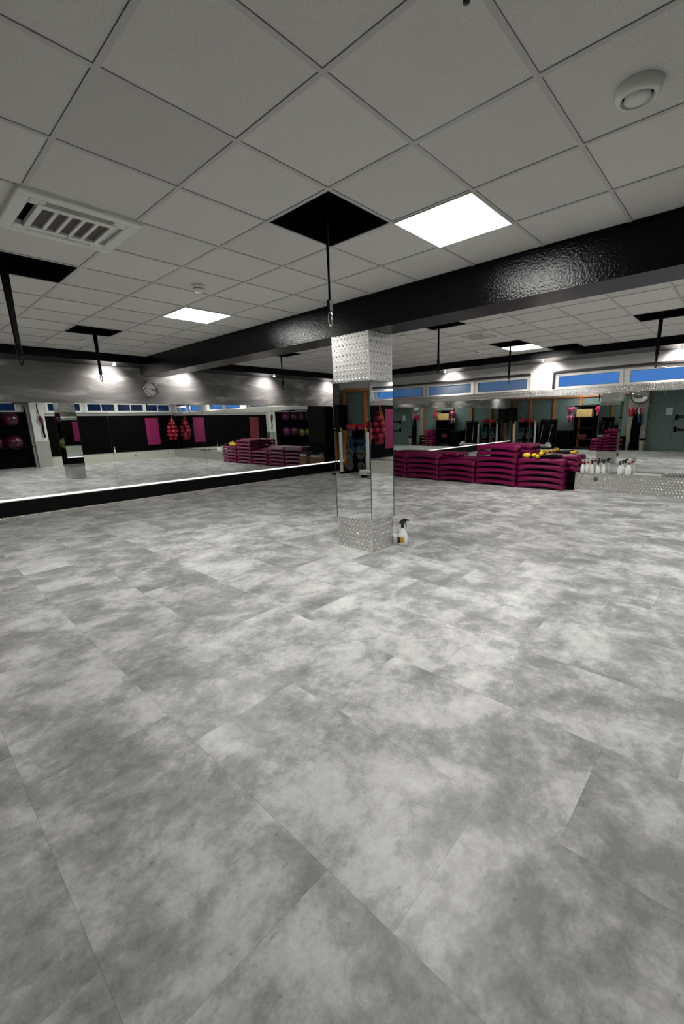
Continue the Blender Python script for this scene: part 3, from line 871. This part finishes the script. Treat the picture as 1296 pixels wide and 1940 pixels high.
for i, (loc, rz, mt_, rad, lb) in enumerate(gear):
    r = empty('resistance_strap', loc, lb, 'resistance strap', 'yellow and black exercise straps on the step stack', rz)
    if i == 0:
        MB().tube(arcpts(.035, 0, 2 * PI * .8, 14, rad + .002), rad, 12).build('sleeve', mt_, r)
        MB().tube([(.0, .035 - rad, .06), (.0, .035, .12), (.0, .035 + rad, .06)], .014, 8).build('band', 'rubber', r)
        MB().tube([(-.02, -.055, .03), (-.05, -.09, .02), (-.10, -.10, .014)], .012, 8).build('cord', 'rubber', r)
    else:
        z = rad + .002 + (.055 if i == 2 else 0)
        p = [(-.13, .02, z * .8), (-.09, .03, z), (-.03, .02, z + .01), (.04, .0, z + .012), (.10, -.03, z), (.13, -.06, z * .8)]
        MB().tube(p, [rad * .5, rad * .95, rad, rad, rad * .9, rad * .5], 12).build('sleeve', mt_, r)
        for q0, q1 in ((p[1], p[2]), (p[3], p[4])):
            a_ = Vector(q0).lerp(Vector(q1), .3); b_2 = Vector(q0).lerp(Vector(q1), .62)
            MB().tube([a_, b_2], rad * 1.06, 12).build('band', 'rubber', r)
        MB().tube([(.12, -.06, z * .8), (.16, -.09, .02), (.15, -.14, .015), (.09, -.15, .015)], .013, 8).build('cord', 'rubber', r)
for i, (x, y, rz, R_, lb) in enumerate([(8.31, 1.90, .2, .046, 'black padded roll in the middle of the pile'), (8.28, 1.72, 1.1, .052, 'large black padded roll at the right of the pile'), (8.30, 2.03, .9, .038, 'small black roll under the thick yellow strap'), (8.38, 1.66, .1, .04, 'black roll behind the large black roll')]):
    r = empty('padded_roll', (x, y, ZT), lb, 'padded roll', 'black padded rolls on the step stack', rz)
    MB().lathe([(.004, -.10), (R_ * .7, -.098), (R_, -.08), (R_ * 1.03, 0), (R_, .08), (R_ * .7, .098), (.004, .10)], 18, 0, Matrix.Translation((0, 0, R_ + .002)) @ Matrix.Rotation(PI / 2, 4, 'X')).build('pad', 'rubber', r)
    MB().lathe([(R_ * 1.06, -.012), (R_ * 1.06, .012)], 18, 0, Matrix.Translation((0, 0, R_ + .002)) @ Matrix.Rotation(PI / 2, 4, 'X')).build('band', 'blackg', r)
ZB = LZ + .004 + 2 * .118 + HS + .003
r = empty('resistance_strap', (8.66, 1.52, ZB), 'black and yellow looped strap alone on the short stack by the bottles', 'resistance strap', 'yellow and black exercise straps on the step stack', 0)
MB().tube([(0, .28, .03), (.02, .16, .035), (.0, .05, .035), (0, -.02, .035)], [.02, .03, .032, .03], 12).build('pad', 'rubber', r)
MB().tube(arcpts(.045, -PI * .9, PI * .5, 12, .035, 1, 1), .024, 10).build('sleeve', 'yellow', r).location = (0, -.07, 0)

# ================================================================ SPRAY BOTTLES
def trigger_head(col, parent, z, s=1.0, col2=None):
    h = MB()
    h.lathe([(.017 * s, 0), (.016 * s, .03 * s), (.013 * s, .045 * s)], 16, 0, Matrix.Translation((0, 0, z)))
    # head body: profile in x-z, extruded along y
    P = [(-.030, .045), (-.016, .045), (.014, .045), (.022, .060), (.046, .072), (.062, .070), (.064, .082), (.040, .092), (.010, .094), (-.012, .082), (-.034, .055)]
    h.prism([(p[0] * s, z + p[1] * s) for p in P], -.010 * s, .010 * s, 'y')
    o = h.build('spray_head', col, parent)
    t = MB().tube([(.026 * s, 0, z + .066 * s), (.030 * s, 0, z + .045 * s), (.038 * s, 0, z + .025 * s), (.042 * s, 0, z + .008 * s)], .0055 * s, 8)
    t.build('trigger', col2 or col, o)
    MB().cyl((.060 * s, 0, z + .077 * s), (.070 * s, 0, z + .077 * s), .007 * s, 10).build('nozzle', col2 or col, o)
def make_bottle(loc, label, head, hh=.20, R_=.036, s=1.0, rz=0, grp='spray bottles on the window ledge', labelled=False, head2=None, flat_=1.0):
    r = empty('spray_bottle', loc, label, 'spray bottle', grp, rz)
    prof = [(.0001, 0), (R_ * .92, 0), (R_, .008), (R_, hh * .55), (R_ * .94, hh * .64), (R_ * .60, hh * .78), (R_ * .40, hh * .93), (R_ * .38, hh)]
    MB().lathe(prof, 28, 0, Matrix.Diagonal((1, flat_, 1, 1)), True, True).build('body', 'bottle', r)
    if labelled:
        q = Matrix.Diagonal((1.015, flat_ * 1.03, 1, 1))
        lab = MB(); n = 12
        def patch(a0, a1, z0, z1):
            vs = []
            for i in range(n + 1):
                a = a0 + (a1 - a0) * i / n
                for z_ in (z0, z1): vs.append((R_ * math.cos(a) * 1.02, R_ * math.sin(a) * flat_ * 1.02, z_))
            return vs, [(2 * i, 2 * i + 2, 2 * i + 3, 2 * i + 1) for i in range(n)]
        v_, f_ = patch(math.radians(150), math.radians(235), .03, .105)
        MB().add(v_, f_, 0, True).build('black_label', 'cable', r)
        v_, f_ = patch(math.radians(238), math.radians(285), .03, .105)
        MB().add(v_, f_, 0, True).build('yellow_label', 'yl', r)
        tk = MB()
        for k in range(4):
            v_, f_ = patch(math.radians(250), math.radians(274 - 4 * (k % 2)), .042 + k * .014, .048 + k * .014)
            tk.add([(x * 1.006, y * 1.006, z_) for x, y, z_ in v_], f_, 0, True)
        tk.build('label_text', 'pale_wood', r)
    if head2: MB().lathe([(.022 * s, hh - .012), (.022 * s, hh + .030)], 18).build('collar', head2, r)
    trigger_head(head, r, hh - .002, s, head2)
    return r
make_bottle((2.88, 1.775, 0), 'white spray bottle with black head and yellow label on the floor by the column', 'cable', .225, .066, 1.25, -.75, None, True, None, .62)
bts = [((8.60, 1.195), 'white', 'red', 'white-headed spray bottle touching the burgundy steps', .9, .19),
       ((8.64, 1.105), 'white', 'red', 'spray bottle with white and red head, second from the steps', .9, .20),
       ((8.66, 1.03), 'white', 'red', 'spray bottle with white and red head behind a black-headed one', .9, .20),
       ((8.56, .995), 'cable', None, 'black-headed spray bottle before two red-headed ones', .95, .185),
       ((8.66, .91), 'cable', None, 'black-headed spray bottle at the back of the middle three', .95, .185),
       ((8.57, .885), 'cable', None, 'black-headed spray bottle at the front of the middle three', .9, .165),
       ((8.64, .80), 'cable', None, 'black-headed spray bottle turned sideways, right of the middle three', 1.0, .195),
       ((8.58, .485), 'cable', None, 'slim black-headed spray bottle left of the pair', .85, .19),
       ((8.67, .455), 'cable', None, 'black-headed spray bottle at the back of the pair', .95, .20),
       ((8.60, .335), 'white', 'red', 'large white spray bottle with red trigger, right end of the row', 1.1, .215)]
for i, ((x, y), hc, h2, lb, s, hh) in enumerate(bts):
    make_bottle((x, y, LZ + .002), lb, hc, hh, .043 if i != 9 else .056, s, [2.4, 2.0, 1.9, 2.7, 3.0, -1.4, -1.5, 2.9, -1.6, -1.2][i], 'spray bottles on the window ledge', False, h2, .8)
for x, lb in ((3.80, 'small white spray bottle on the rear ledge beside the column reflection'), (5.75, 'small white spray bottle alone on the rear ledge')):
    make_bottle((x, YS + .11, LZ + .003), lb, 'white', .19, .036, .9, 1.2, 'spray bottles on the rear ledge', False, None, .8)
# power strip + coiled cable on the ledge
r = empty('power_strip', (8.60, .0, LZ + .002), 'long white power strip lying on the ledge', 'power strip')
MB().bbox(-.03, .03, -.24, .24, 0, .04, .006).build('housing', 'white', r)
sl = MB()
for k in range(5): sl.lathe([(.017, .0395), (.017, .0412)], 16, 0, Matrix.Translation((0, -.18 + k * .085, 0)))
sl.build('outlet', 'paper', r)
pts = []
for i in range(360):
    a = i / 360 * 2 * PI * 17
    pts.append((8.60 + .016 * math.cos(a), -.28 - i / 360 * 1.0, LZ + .022 + .016 * math.sin(a)))
thing_mb(MB().tube(pts, .0042, 6), 'coiled_cable', 'cable', 'coiled black cable along the ledge at the right photo edge', 'cable')

# ================================================================ CORNER GEAR BEHIND THE COLUMN (reflected)
r = empty('loudspeaker', (8.30, 7.45, 0), 'tall black loudspeaker cabinet in the corner behind the column', 'loudspeaker')
MB().bbox(-.12, .18, -.45, .42, .0, 2.12, .02).build('cabinet', 'speaker', r)
MB().bbox(-.125, -.12, -.40, .37, .9, 2.08, .002).build('grille', 'blackg', r)
for x, y, wd, hgt, lb in ((7.90, 7.18, .36, .48, 'open brown cardboard box beside the burgundy steps in the corner'), (7.96, 7.62, .34, .46, 'brown cardboard box in front of the corner loudspeaker')):
    m = MB(); m.box(-wd / 2, wd / 2, -wd / 2, wd / 2, 0, .006)
    for sx in (-1, 1):
        m.box(min(sx * wd / 2, sx * (wd / 2 - .006)), max(sx * wd / 2, sx * (wd / 2 - .006)), -wd / 2, wd / 2, 0, hgt)
        m.box(-wd / 2, wd / 2, min(sx * wd / 2, sx * (wd / 2 - .006)), max(sx * wd / 2, sx * (wd / 2 - .006)), 0, hgt)
    m.box(-wd / 2, wd / 2, -wd / 2, wd / 2, hgt - .012, hgt - .006)
    thing_mb(m, 'cardboard_box', 'card', lb, 'box', 'cardboard boxes in the corner', (x, y, 0))
for x, y, z, lb in ((7.90, 7.18, .482, 'grey audio mixer on the cardboard box beside the steps'), (7.96, 7.62, .462, 'grey audio mixer on the box before the loudspeaker')):
    r = empty('audio_mixer', (x, y, z), lb, 'audio mixer', 'audio gear in the corner')
    MB().prism([(-.15, 0), (.15, 0), (.15, .14), (-.15, .06)], -.16, .16, 'y').build('housing', 'alu', r)
    kn = MB()
    for a in range(4):
        for b_ in range(5): kn.cyl((-.10 + a * .06, -.12 + b_ * .06, .075 + a * .016), (-.10 + a * .06, -.12 + b_ * .06, .10 + a * .016), .012, 10)
    kn.build('knob', 'cable', r)
    MB().box(.02, .10, -.06, .06, .108, .136).build('display', 'black', r)
pts = []
for i in range(40):
    a = 2 * PI * i / 40 * 1.9
    pts.append((7.70 + .16 * math.cos(a), 7.88 + .10 * math.sin(a) , .012 + .004 * i / 40))
thing_mb(MB().tube(pts, .012, 8), 'cable_loop', 'cable', 'loop of black cable on the floor at the plinth, left of the column', 'cable')

# ================================================================ ENTRANCE WALL GEAR (reflected)
# weight rack with white posts
r = empty('weight_rack', (-3.42, 7.30, 0), 'black weight rack with two white posts and grey plates', 'weight rack')
for y in (-.54, .54):
    MB().bbox(.22, .29, y - .04, y + .04, .06, 1.25, .006).build('post', 'white', r)
    MB().bbox(-.26, .30, y - .045, y + .045, 0, .06, .006).build('foot', 'blackg', r)
b_ = MB(); b_.bbox(-.26, -.20, -.50, .50, .06, 1.28, .006); b_.bbox(.15, .20, -.50, .50, .10, .16, .006)
b_.build('back_frame', 'black', r)
rl = MB()
for z in (.32, .62, .85, 1.08, 1.30):
    for y in (-.26, .02, .28): rl.cyl((-.20, y, z), (.24, y, z + .02), .012, 8)
rl.build('peg', 'blackg', r)
def plate_thing(x, y, z, R_, mt_, lb, nm_, cat, grp, L=.05):
    q = Matrix.Rotation(PI / 2, 4, 'Y')
    rr = empty(nm_, (x, y, z), lb, cat, grp)
    MB().lathe([(R_ * .2, 0), (R_ * .9, 0), (R_, .01), (R_, L - .01), (R_ * .9, L), (R_ * .55, L), (R_ * .5, L * .7), (R_ * .2, L * .7), (R_ * .2, 0)], 28, 0, q, True, False).build('disc', mt_, rr)
    hb = MB()
    for k in range(2): hb.box(L - .001, L + .002, -R_ * .8 if k else R_ * .45, -R_ * .45 if k else R_ * .8, -.015, .015)
    hb.build('grip_slot', 'black', rr)
    return rr
for i, (dy, z, R_) in enumerate([(.24, .62, .16), (-.22, .62, .16), (.22, .25, .14), (-.24, .25, .15)]):
    plate_thing(-3.24, 7.30 + dy, z, R_, 'greyplate', 'grey weight plate on the rack, %s %s' % ('upper' if z > .4 else 'lower', 'towards the loudspeaker' if dy > 0 else 'away from the loudspeaker'), 'weight_plate', 'weight plate', 'grey weight plates on the rack')
for i, (dy, z, mt_) in enumerate([(.18, .98, 'blue'), (-.20, .98, 'blue'), (.18, .80, 'blue'), (-.22, .80, 'cyan'), (.0, .72, 'blue')]):
    rr = empty('dumbbell', (-3.28, 7.30 + dy, z), '%s dumbbell on the weight rack, %s row, %s' % ('dark blue' if mt_ == 'blue' else 'cyan', 'upper' if z > .9 else ('lower' if z > .75 else 'bottom'), ['loudspeaker side', 'far side', 'loudspeaker side', 'far side', 'middle'][i]), 'dumbbell', 'blue dumbbells on the rack')
    q = Matrix.Rotation(PI / 2, 4, 'X')
    MB().lathe([(.001, -.12), (.075, -.115), (.09, -.07), (.075, -.03), (.02, -.03), (.02, .03), (.075, .03), (.09, .07), (.075, .115), (.001, .12)], 12, 0, q, False, False).build('weight', mt_, rr)
    MB().lathe([(.022, -.028), (.022, .028)], 10, 0, q).build('grip', 'chrome', rr)
for i, (dy, L) in enumerate([(.20, .34), (-.22, .30)]):
    rr = empty('foam_roller', (-3.34, 7.30 + dy, 1.40 + .005), 'crimson foam roller on top of the weight rack, %s' % ('loudspeaker side' if dy > 0 else 'far side'), 'foam roller', 'crimson rollers on the rack')
    q = Matrix.Rotation(PI / 2, 4, 'X')
    MB().lathe([(.04, -L / 2), (.085, -L / 2), (.092, -L / 2 + .02), (.092, L / 2 - .02), (.085, L / 2), (.04, L / 2)], 24, 0, q, True, False).build('foam', 'redball', rr)
for i, dy in enumerate((.50, -.50)):
    rr = empty('grip_bundle', (-3.17, 7.30 + dy, 1.255), 'lime green hand grips on the %s white post' % ('loudspeaker side' if dy > 0 else 'far'), 'hand grips', 'lime grips on the posts')
    for k in range(5): MB().tube([(-.02, .05 * (k % 2) - .02, .01), (.02, .01 * k - .02, .05 + .012 * k), (.03, -.03 + .012 * k, .10 + .01 * k)], .014, 8).build('grip', 'limey', rr)
for i, dy in enumerate((.34, -.38)):
    thing_mb(MB().cyl((0, 0, 0), (0, .03, .26), .012).cyl((0, .05, 0), (0, .10, .24), .012), 'hook_bar', 'black', 'pair of short black bars on top of the rack, %s' % ('loudspeaker side' if dy > 0 else 'far side'), 'bar', 'black bars on the rack', (-3.46, 7.30 + dy, 1.30))

# speaker on stand
r = empty('speaker_stand', (-3.36, 8.07, 0), 'black tripod stand under the loudspeaker beside the weight rack', 'stand')
MB().cyl((0, 0, .55), (0, 0, 1.30), .018).cyl((0, 0, .12), (0, 0, .75), .024).build('pole', 'blackg', r)
for k in range(3):
    a = k * 2 * PI / 3 + .3
    MB().cyl((0, 0, .62), (.30 * math.cos(a), .19 * math.sin(a), .012), .012).build('leg', 'blackg', r)
r = empty('loudspeaker', (-3.36, 8.08, 1.30), 'black loudspeaker on the tripod stand near the wooden post', 'loudspeaker')
MB().bbox(-.18, .18, -.21, .21, 0, .76, .02).build('cabinet', 'speaker', r)
MB().bbox(.18, .186, -.18, .18, .12, .73, .002).build('grille', 'blackg', r)
MB().box(.18, .187, -.05, .03, .05, .068).build('badge', 'alu', r)
# fitness machines: black folded boards with chrome rods and white bases
for j, (yc, lb) in enumerate([(6.42, 'black folded fitness board with a chrome rod and white base, next to the rack'), (6.00, 'black folded fitness board with a chrome rod, away from the rack')]):
    r = empty('exercise_machine', (-3.12, yc, 0), lb, 'fitness machine', 'folded fitness boards')
    q = Matrix.Rotation(math.radians(-14), 4, 'Y')
    MB().bbox(-.06, .0, -.20, .20, .0, 1.40, .015, 0, Matrix.Translation((-.02, 0, .05)) @ q).build('board', 'black', r)
    MB().bbox(-.10, .04, -.20, .20, 1.25, 1.42, .03, 0, Matrix.Translation((-.02, 0, .05)) @ q).build('head_pad', 'rubber', r)
    MB().cyl((.09, .05, .25), (-.16, -.03, 1.18), .011).build('rod', 'chrome', r)
    MB().cyl((.05, -.10, .2), (-.2, -.10, 1.2), .02).build('strut', 'blackg', r)
r = empty('exercise_machine', (-2.84, 6.28, 0), 'white plastic machine base on the floor before the black boards', 'fitness machine')
MB().bbox(-.12, .12, -.46, .44, .09, .22, .02).build('body', 'white', r)
MB().bbox(-.10, .08, -.40, -.20, .22, .32, .02).build('end_block', 'white', r)
MB().box(.119, .122, -.30, .16, .135, .165).build('dark_marking', 'socket', r)
MB().box(-.10, .10, -.40, -.34, 0, .09).box(-.10, .10, .32, .38, 0, .09).build('foot', 'rubber', r)
r = empty('storage_bench', (-3.35, 5.38, 0), 'low black storage box between the boards and the wooden box cabinet', 'storage box')
MB().bbox(-.28, .28, -.32, .32, 0, .86, .015).build('body', 'black', r)
MB().bbox(-.29, .29, -.33, .33, .86, .89, .01).build('lid', 'rubber', r)
# cabinet with wood box
r = empty('gear_cabinet', (-3.36, 4.48, 0), 'tall black open gear cabinet with red and grey items', 'cabinet')
cb2 = MB()
for y in (-.45, .41): cb2.bbox(-.30, .26, y, y + .04, 0, 1.52, .006)
cb2.box(-.32, -.28, -.45, .45, 0, 2.08)
cb2.build('side_panel', 'black', r)
for z in (.03, .45, .98, 1.48):
    MB().bbox(-.29, .25, -.41, .41, z, z + .035, .004).build('shelf', 'blackg', r)
MB().bbox(-.30, .26, -.46, .46, 1.98, 2.05, .02).build('top_bar', 'blackg', r)
wb = MB().bbox(-.18, .22, -.34, .34, 0, .36, .006)
thing_mb(wb, 'wooden_crate', 'pale_wood', 'pale wooden crate inside the top of the black cabinet', 'crate', None, (-3.36, 4.52, 1.518))
thing_mb(MB().bbox(-.14, .14, -.2, .2, 0, .24, .03), 'gear_bag', 'darkmat', 'dark red bag on the middle cabinet shelf', 'bag', None, (-3.32, 4.55, .486))
for i, y in enumerate((4.30, 4.55, 4.78)):
    thing_mb(MB().tube(arcpts(.07, 0, 2 * PI, 16, .0, 1, 1)[:-1], .028, 10, 0, True), 'ring_weight', 'greyplate', 'grey ring weight on the bottom cabinet shelf, %s' % ['door side', 'middle', 'board side'][i], 'ring weight', 'ring weights in the cabinet', (-3.26, y, .096))
def glove_bundle(loc, lb, n, mats, spread=.16, hgt=.34):
    rr = empty('strap_bundle', loc, lb, 'straps', 'strap bundles hanging at the entrance wall')
    rd = random.Random(int(loc[1] * 100))
    for k in range(n):
        y = -spread + 2 * spread * k / (n - 1); x = rd.uniform(-.03, .05); dz = rd.uniform(-.06, .05)
        MB().tube([(x, y, 0), (x + .03, y + .02, -.08), (x + .02, y - .02, -hgt * .6 + dz), (x, y + .015, -hgt + dz)], [.025, .045, .040, .022], 8).build('strap', mats[k % len(mats)], rr)
    return rr
glove_bundle((-3.18, 5.10, 1.98), 'pink and white straps on the upper left hooks of the cabinet', 7, ['pinkmat', 'white', 'pinkmat', 'pinkball'], .12, .30)
glove_bundle((-3.18, 5.10, 1.60), 'pink straps on the lower left hooks of the cabinet', 6, ['pinkmat', 'pinkmat', 'white'], .12, .28)
glove_bundle((-3.18, 3.93, 1.98), 'pink and white straps on the hooks at the other side of the cabinet', 6, ['pinkmat', 'white', 'pinkball'], .07, .36)
rh = MB()
for z in (2.0, 1.62):
    rh.cyl((-3.28, 4.95, z), (-3.13, 5.28, z), .012, 8); rh.cyl((-3.28, 4.0, z), (-3.18, 3.82, z), .012, 8)
thing_mb(rh, 'hook_rail', 'black', 'black hooks on both sides of the gear cabinet', 'hooks')
# steps by entrance
for desc, a, n, xx in (('the tall stack by the entrance wall cabinet', 3.56, 7, -3.05), ('the lower stack by the entrance wall cabinet', 3.90, 4, -3.0)):
    for i in range(n):
        lb = 'burgundy step, %s of %s' % ('lowest' if i == 0 else ordn[n - 1 - i], desc)
        dup(step0, (xx - .25, a, i * PF), lb, PI / 2 * .0 + PI / 2, 'burgundy steps by the entrance wall')
# dumbbell crate
r = empty('dumbbell_crate', (-3.42, 2.99, 0), 'black crate holding coloured dumbbells beside the grey pillar', 'crate')
c = MB(); c.bbox(-.2, -.18, -.20, .20, 0, .62, .004)
for y in (-.20, .18): c.bbox(-.2, .2, y, y + .02, 0, .62, .004)
c.build('side_panel', 'black', r)
for z in (.02, .22, .42): MB().box(-.18, .2, -.18, .18, z, z + .015).build('shelf', 'black', r)
rd = random.Random(5)
for z in (.037, .237, .437):
    for y in (-.10, .0, .10):
        mt_ = rd.choice(['limey', 'pinkball', 'greyplate', 'white', 'redball'])
        rr = tag(MB().lathe([(.001, -.07), (.034, -.066), (.04, -.05), (.034, -.03), (.014, -.03), (.014, .03), (.034, .03), (.04, .05), (.034, .066), (.001, .07)], 10, 0, Matrix.Rotation(PI / 2, 4, 'Y'), False, False).build('dumbbell', mt_),
                 '%s dumbbell in the black crate, %s shelf, %s' % ({'limey': 'lime', 'pinkball': 'pink', 'greyplate': 'grey', 'white': 'white', 'redball': 'red'}[mt_], {.037: 'bottom', .237: 'middle', .437: 'top'}[z], {-.10: 'door side', .0: 'centre', .10: 'cabinet side'}[y]), 'dumbbell', 'small dumbbells in the crate')
        rr.location = (-3.30, 2.99 + y, z + .041)
# pillar items
q = Matrix.Translation((XW + .28, 2.36, 2.40)) @ Matrix.Rotation(PI / 2, 4, 'Y')
r = empty('convex_mirror', (0, 0, 0), 'large round convex mirror high on the grey pillar', 'mirror')
MB().lathe([(.36 * math.cos(a), .02 + .13 * math.sin(a)) for a in [PI / 2 * i / 10 for i in range(11)][:-1]] + [(.0001, .15)], 40, 0, q, True, False).build('dome', 'chrome', r)
MB().lathe([(.34, 0), (.375, 0), (.38, .02), (.36, .03)], 40, 0, q, True, False).build('rim', 'cable', r)
MB().cyl((XW + .28, 2.36, 1.97), (XW + .36, 2.36, 1.97), .02).build('bracket', 'cable', r)
rail = thing_mb(MB().cyl((XW + .28, 2.50, 1.86), (XW + .42, 2.50, 1.86), .010, 8).cyl((XW + .28, 2.20, 1.86), (XW + .42, 2.20, 1.86), .010, 8).box(XW + .40, XW + .42, 2.12, 2.66, 1.85, 1.87), 'hook_rail', 'white', 'white hook rail on the grey pillar under the convex mirror', 'hooks')
glove_bundle((XW + .44, 2.48, 1.85), 'pink and white straps hanging on the pillar rail', 11, ['pinkball', 'white', 'pinkmat', 'redball'], .20, .36)
glove_bundle((XW + .44, 2.24, 1.60), 'blue stretch band hanging on the pillar rail', 4, ['cyan', 'cyan', 'blue'], .06, .50)
rr = empty('rope_bundle', (XW + .46, 2.38, 0), 'long bundle of black ropes hanging down the pillar to the floor', 'ropes')
for k in range(7):
    y = -.12 + k * .04
    MB().tube([(0, y * .6, 1.83), (.03, y, 1.4), (.02, y * 1.2, .9), (.03, y * 1.1, .4), (.02 + .01 * k, y * 1.5, .04)], [.02, .038, .04, .036, .03], 8).build('rope', 'black', rr)
r = empty('waste_bin', (XW + .45, 2.08, 0), 'beige waste bin with black lid beside the grey pillar', 'bin')
MB().lathe([(.09, 0), (.12, .46)], 20, 0).build('body', flat('beige_plastic', (.30, .27, .19), .6, bump=.05, bscale=40), r)
MB().lathe([(.125, .46), (.13, .50), (.11, .54), (.001, .55)], 20).build('lid', 'black', r)
# notice, switch, wall bars
thing_mb(MB().box(XW + .046, XW + .049, 1.17, 1.40, 1.53, 1.83), 'notice', 'paper', 'white paper notice taped to the teal door', 'notice')
thing_mb(MB().bbox(XW, XW + .012, 2.06 - .09, 2.13 - .09, 1.18, 1.30, .003), 'light_switch', 'white', 'white light switch between pillar and door', 'switch')
thing_mb(MB().bbox(XW, XW + .02, 1.96, 2.02, 1.98, 2.09, .004), 'thermostat', 'white', 'small white thermostat above the switch', 'thermostat')
for z, sg in ((1.42, -1), (.92, 1)):
    r = empty('wall_bar', (XW + .06, .98, z), 'black bracket with two long bars, %s of the pair on the far door leaf' % ('upper' if z > 1 else 'lower'), 'wall bar', 'black wall bars')
    MB().prism([(-.0, -.12), (.0 + .14, .0), (.0, .12)], -.02, .06, 'y').build('gusset', 'black', r)
    MB().cyl((.05, .06, .04 * sg), (.12, -.85, .10 * -sg), .014).cyl((.05, .06, -.06 * sg), (.12, -.85, -.04 * sg), .014).build('bar', 'black', r)

# ================================================================ REAR WALL GEAR (reflected)
# net of balls at the corner
r = empty('ball_net', (8.48, YS + .24, 2.0), 'orange and black net bag of balls hanging in the rear corner', 'net')
MB().cyl((0, -.24, .06), (0, 0, .06), .012, 8).build('hook', 'blackg', r)
nn = MB()
for k in range(12):
    a = 2 * PI * k / 12
    nn.tube([(.01 * math.cos(a), .01 * math.sin(a), .05), (.14 * math.cos(a), .10 * math.sin(a), -.25), (.27 * math.cos(a), .21 * math.sin(a), -.65), (.27 * math.cos(a), .21 * math.sin(a), -.95), (.12 * math.cos(a), .10 * math.sin(a), -1.22)], .004, 5)
for z, R_ in ((-.25, .15), (-.45, .22), (-.65, .28), (-.85, .285), (-1.05, .23)):
    nn.tube([(R_ * math.cos(2 * PI * k / 20), R_ * .77 * math.sin(2 * PI * k / 20), z) for k in range(20)], .004, 5, 0, True)
nn.build('mesh', 'black', r)
MB().tube([(0, .02, .05), (-.05, .12, -.25), (-.08, .18, -.6)], .014, 6).tube([(0, .02, .05), (.06, .12, -.3), (.02, .2, -.55)], .014, 6).build('cord', 'orange', r)
ball_pos = []
rd = random.Random(3)
lv = [(-.20, .0, 1, .085), (-.36, .10, 3, .09), (-.54, .16, 4, .098), (-.72, .185, 5, .10), (-.90, .175, 5, .10), (-1.07, .11, 3, .095)]
cnt = 0
for z, R_, n, br in lv:
    for k in range(n):
        a = 2 * PI * k / n + z * 3
        _row = ['top', 'second', 'third', 'fourth', 'fifth', 'lowest'][lv.index((z, R_, n, br))]; _k = ['first', 'second', 'third', 'fourth', 'fifth'][k]
        mt_ = 'darkball' if cnt in (9, 14) else rd.choice(['redball', 'redball', 'pinkball'])
        o = tag(MB().sphere((0, 0, 0), br, 20, 12).build('exercise_ball', mt_),
                'small %s ball in the hanging net, %s of the %s row' % ({'darkball': 'navy', 'redball': 'red', 'pinkball': 'pink'}[mt_], _k, _row), 'ball', {'darkball': 'navy balls in the net', 'redball': 'red balls in the net', 'pinkball': 'pink balls in the net'}[mt_])
        o.location = (8.48 + R_ * math.cos(a), YS + .24 + R_ * .75 * math.sin(a), 2.0 + z)
        cnt += 1
# gym ball rack
r = empty('gym_ball_rack', (1.40, YS + .42, 0), 'black gym ball rack along the rear wall', 'rack')
MB().box(-1.42, 1.35, -.42, -.40, .02, 2.22).build('back_panel', 'black', r)
for x in (-1.36, .0, 1.30):
    MB().bbox(x - .02, x + .02, -.36, -.32, 0, 2.45, .004).build('upright', 'blackg', r)
for z in (.86, 1.74):
    MB().cyl((-1.36, -.24, z), (1.30, -.24, z), .015, 8).cyl((-1.36, .20, z), (1.30, .20, z), .015, 8).build('rail', 'blackg', r)
for z in (.86, 1.74):
    for x in (-1.36, .0, 1.30): MB().cyl((x, -.34, z), (x, .22, z), .012, 8).build('arm', 'blackg', r)
for zi, z in enumerate((.86, 1.74)):
    for xi, x in enumerate((.72, .12, -.48, -1.06)):
        lime = zi == 0 and xi > 1
        Rb = .228 if lime else .28
        zc = z + math.sqrt(Rb ** 2 - .22 ** 2) + .016
        o = tag(MB().sphere((0, 0, 0), Rb, 32, 18).build('gym_ball', 'limeball' if lime else 'gymball'),
                '%s gym ball on the %s rail of the rear rack, %s' % ('lime' if lime else 'dark magenta', ('lower', 'upper')[zi], ('pillar end', 'second from the pillar', 'third from the pillar', 'entrance end')[xi]), 'gym ball', 'gym balls on the rear rack')
        o.location = (1.40 + x, YS + .42 - .02, zc)
# hanging gear on the rear pillar
r = empty('hanging_gear', (3.08, YS + .36, 2.05), 'black and red skipping gear hanging on the rear pillar', 'straps')
MB().tube([(0, -.06, .5), (0, .0, .1), (.02, .02, -.05)], .014, 8).build('cord', 'black', r)
MB().tube([(.02, 0, .0), (.05, .02, -.12), (.06, .02, -.28)], [.04, .075, .05], 10).build('pouch', 'darkmat', r)
for k in range(3): MB().tube([(.05 + .02 * k, 0, -.28), (.04 + .02 * k, .02, -.6), (.06 + .02 * k, 0, -.85)], .014, 8).build('chain', 'black', r)
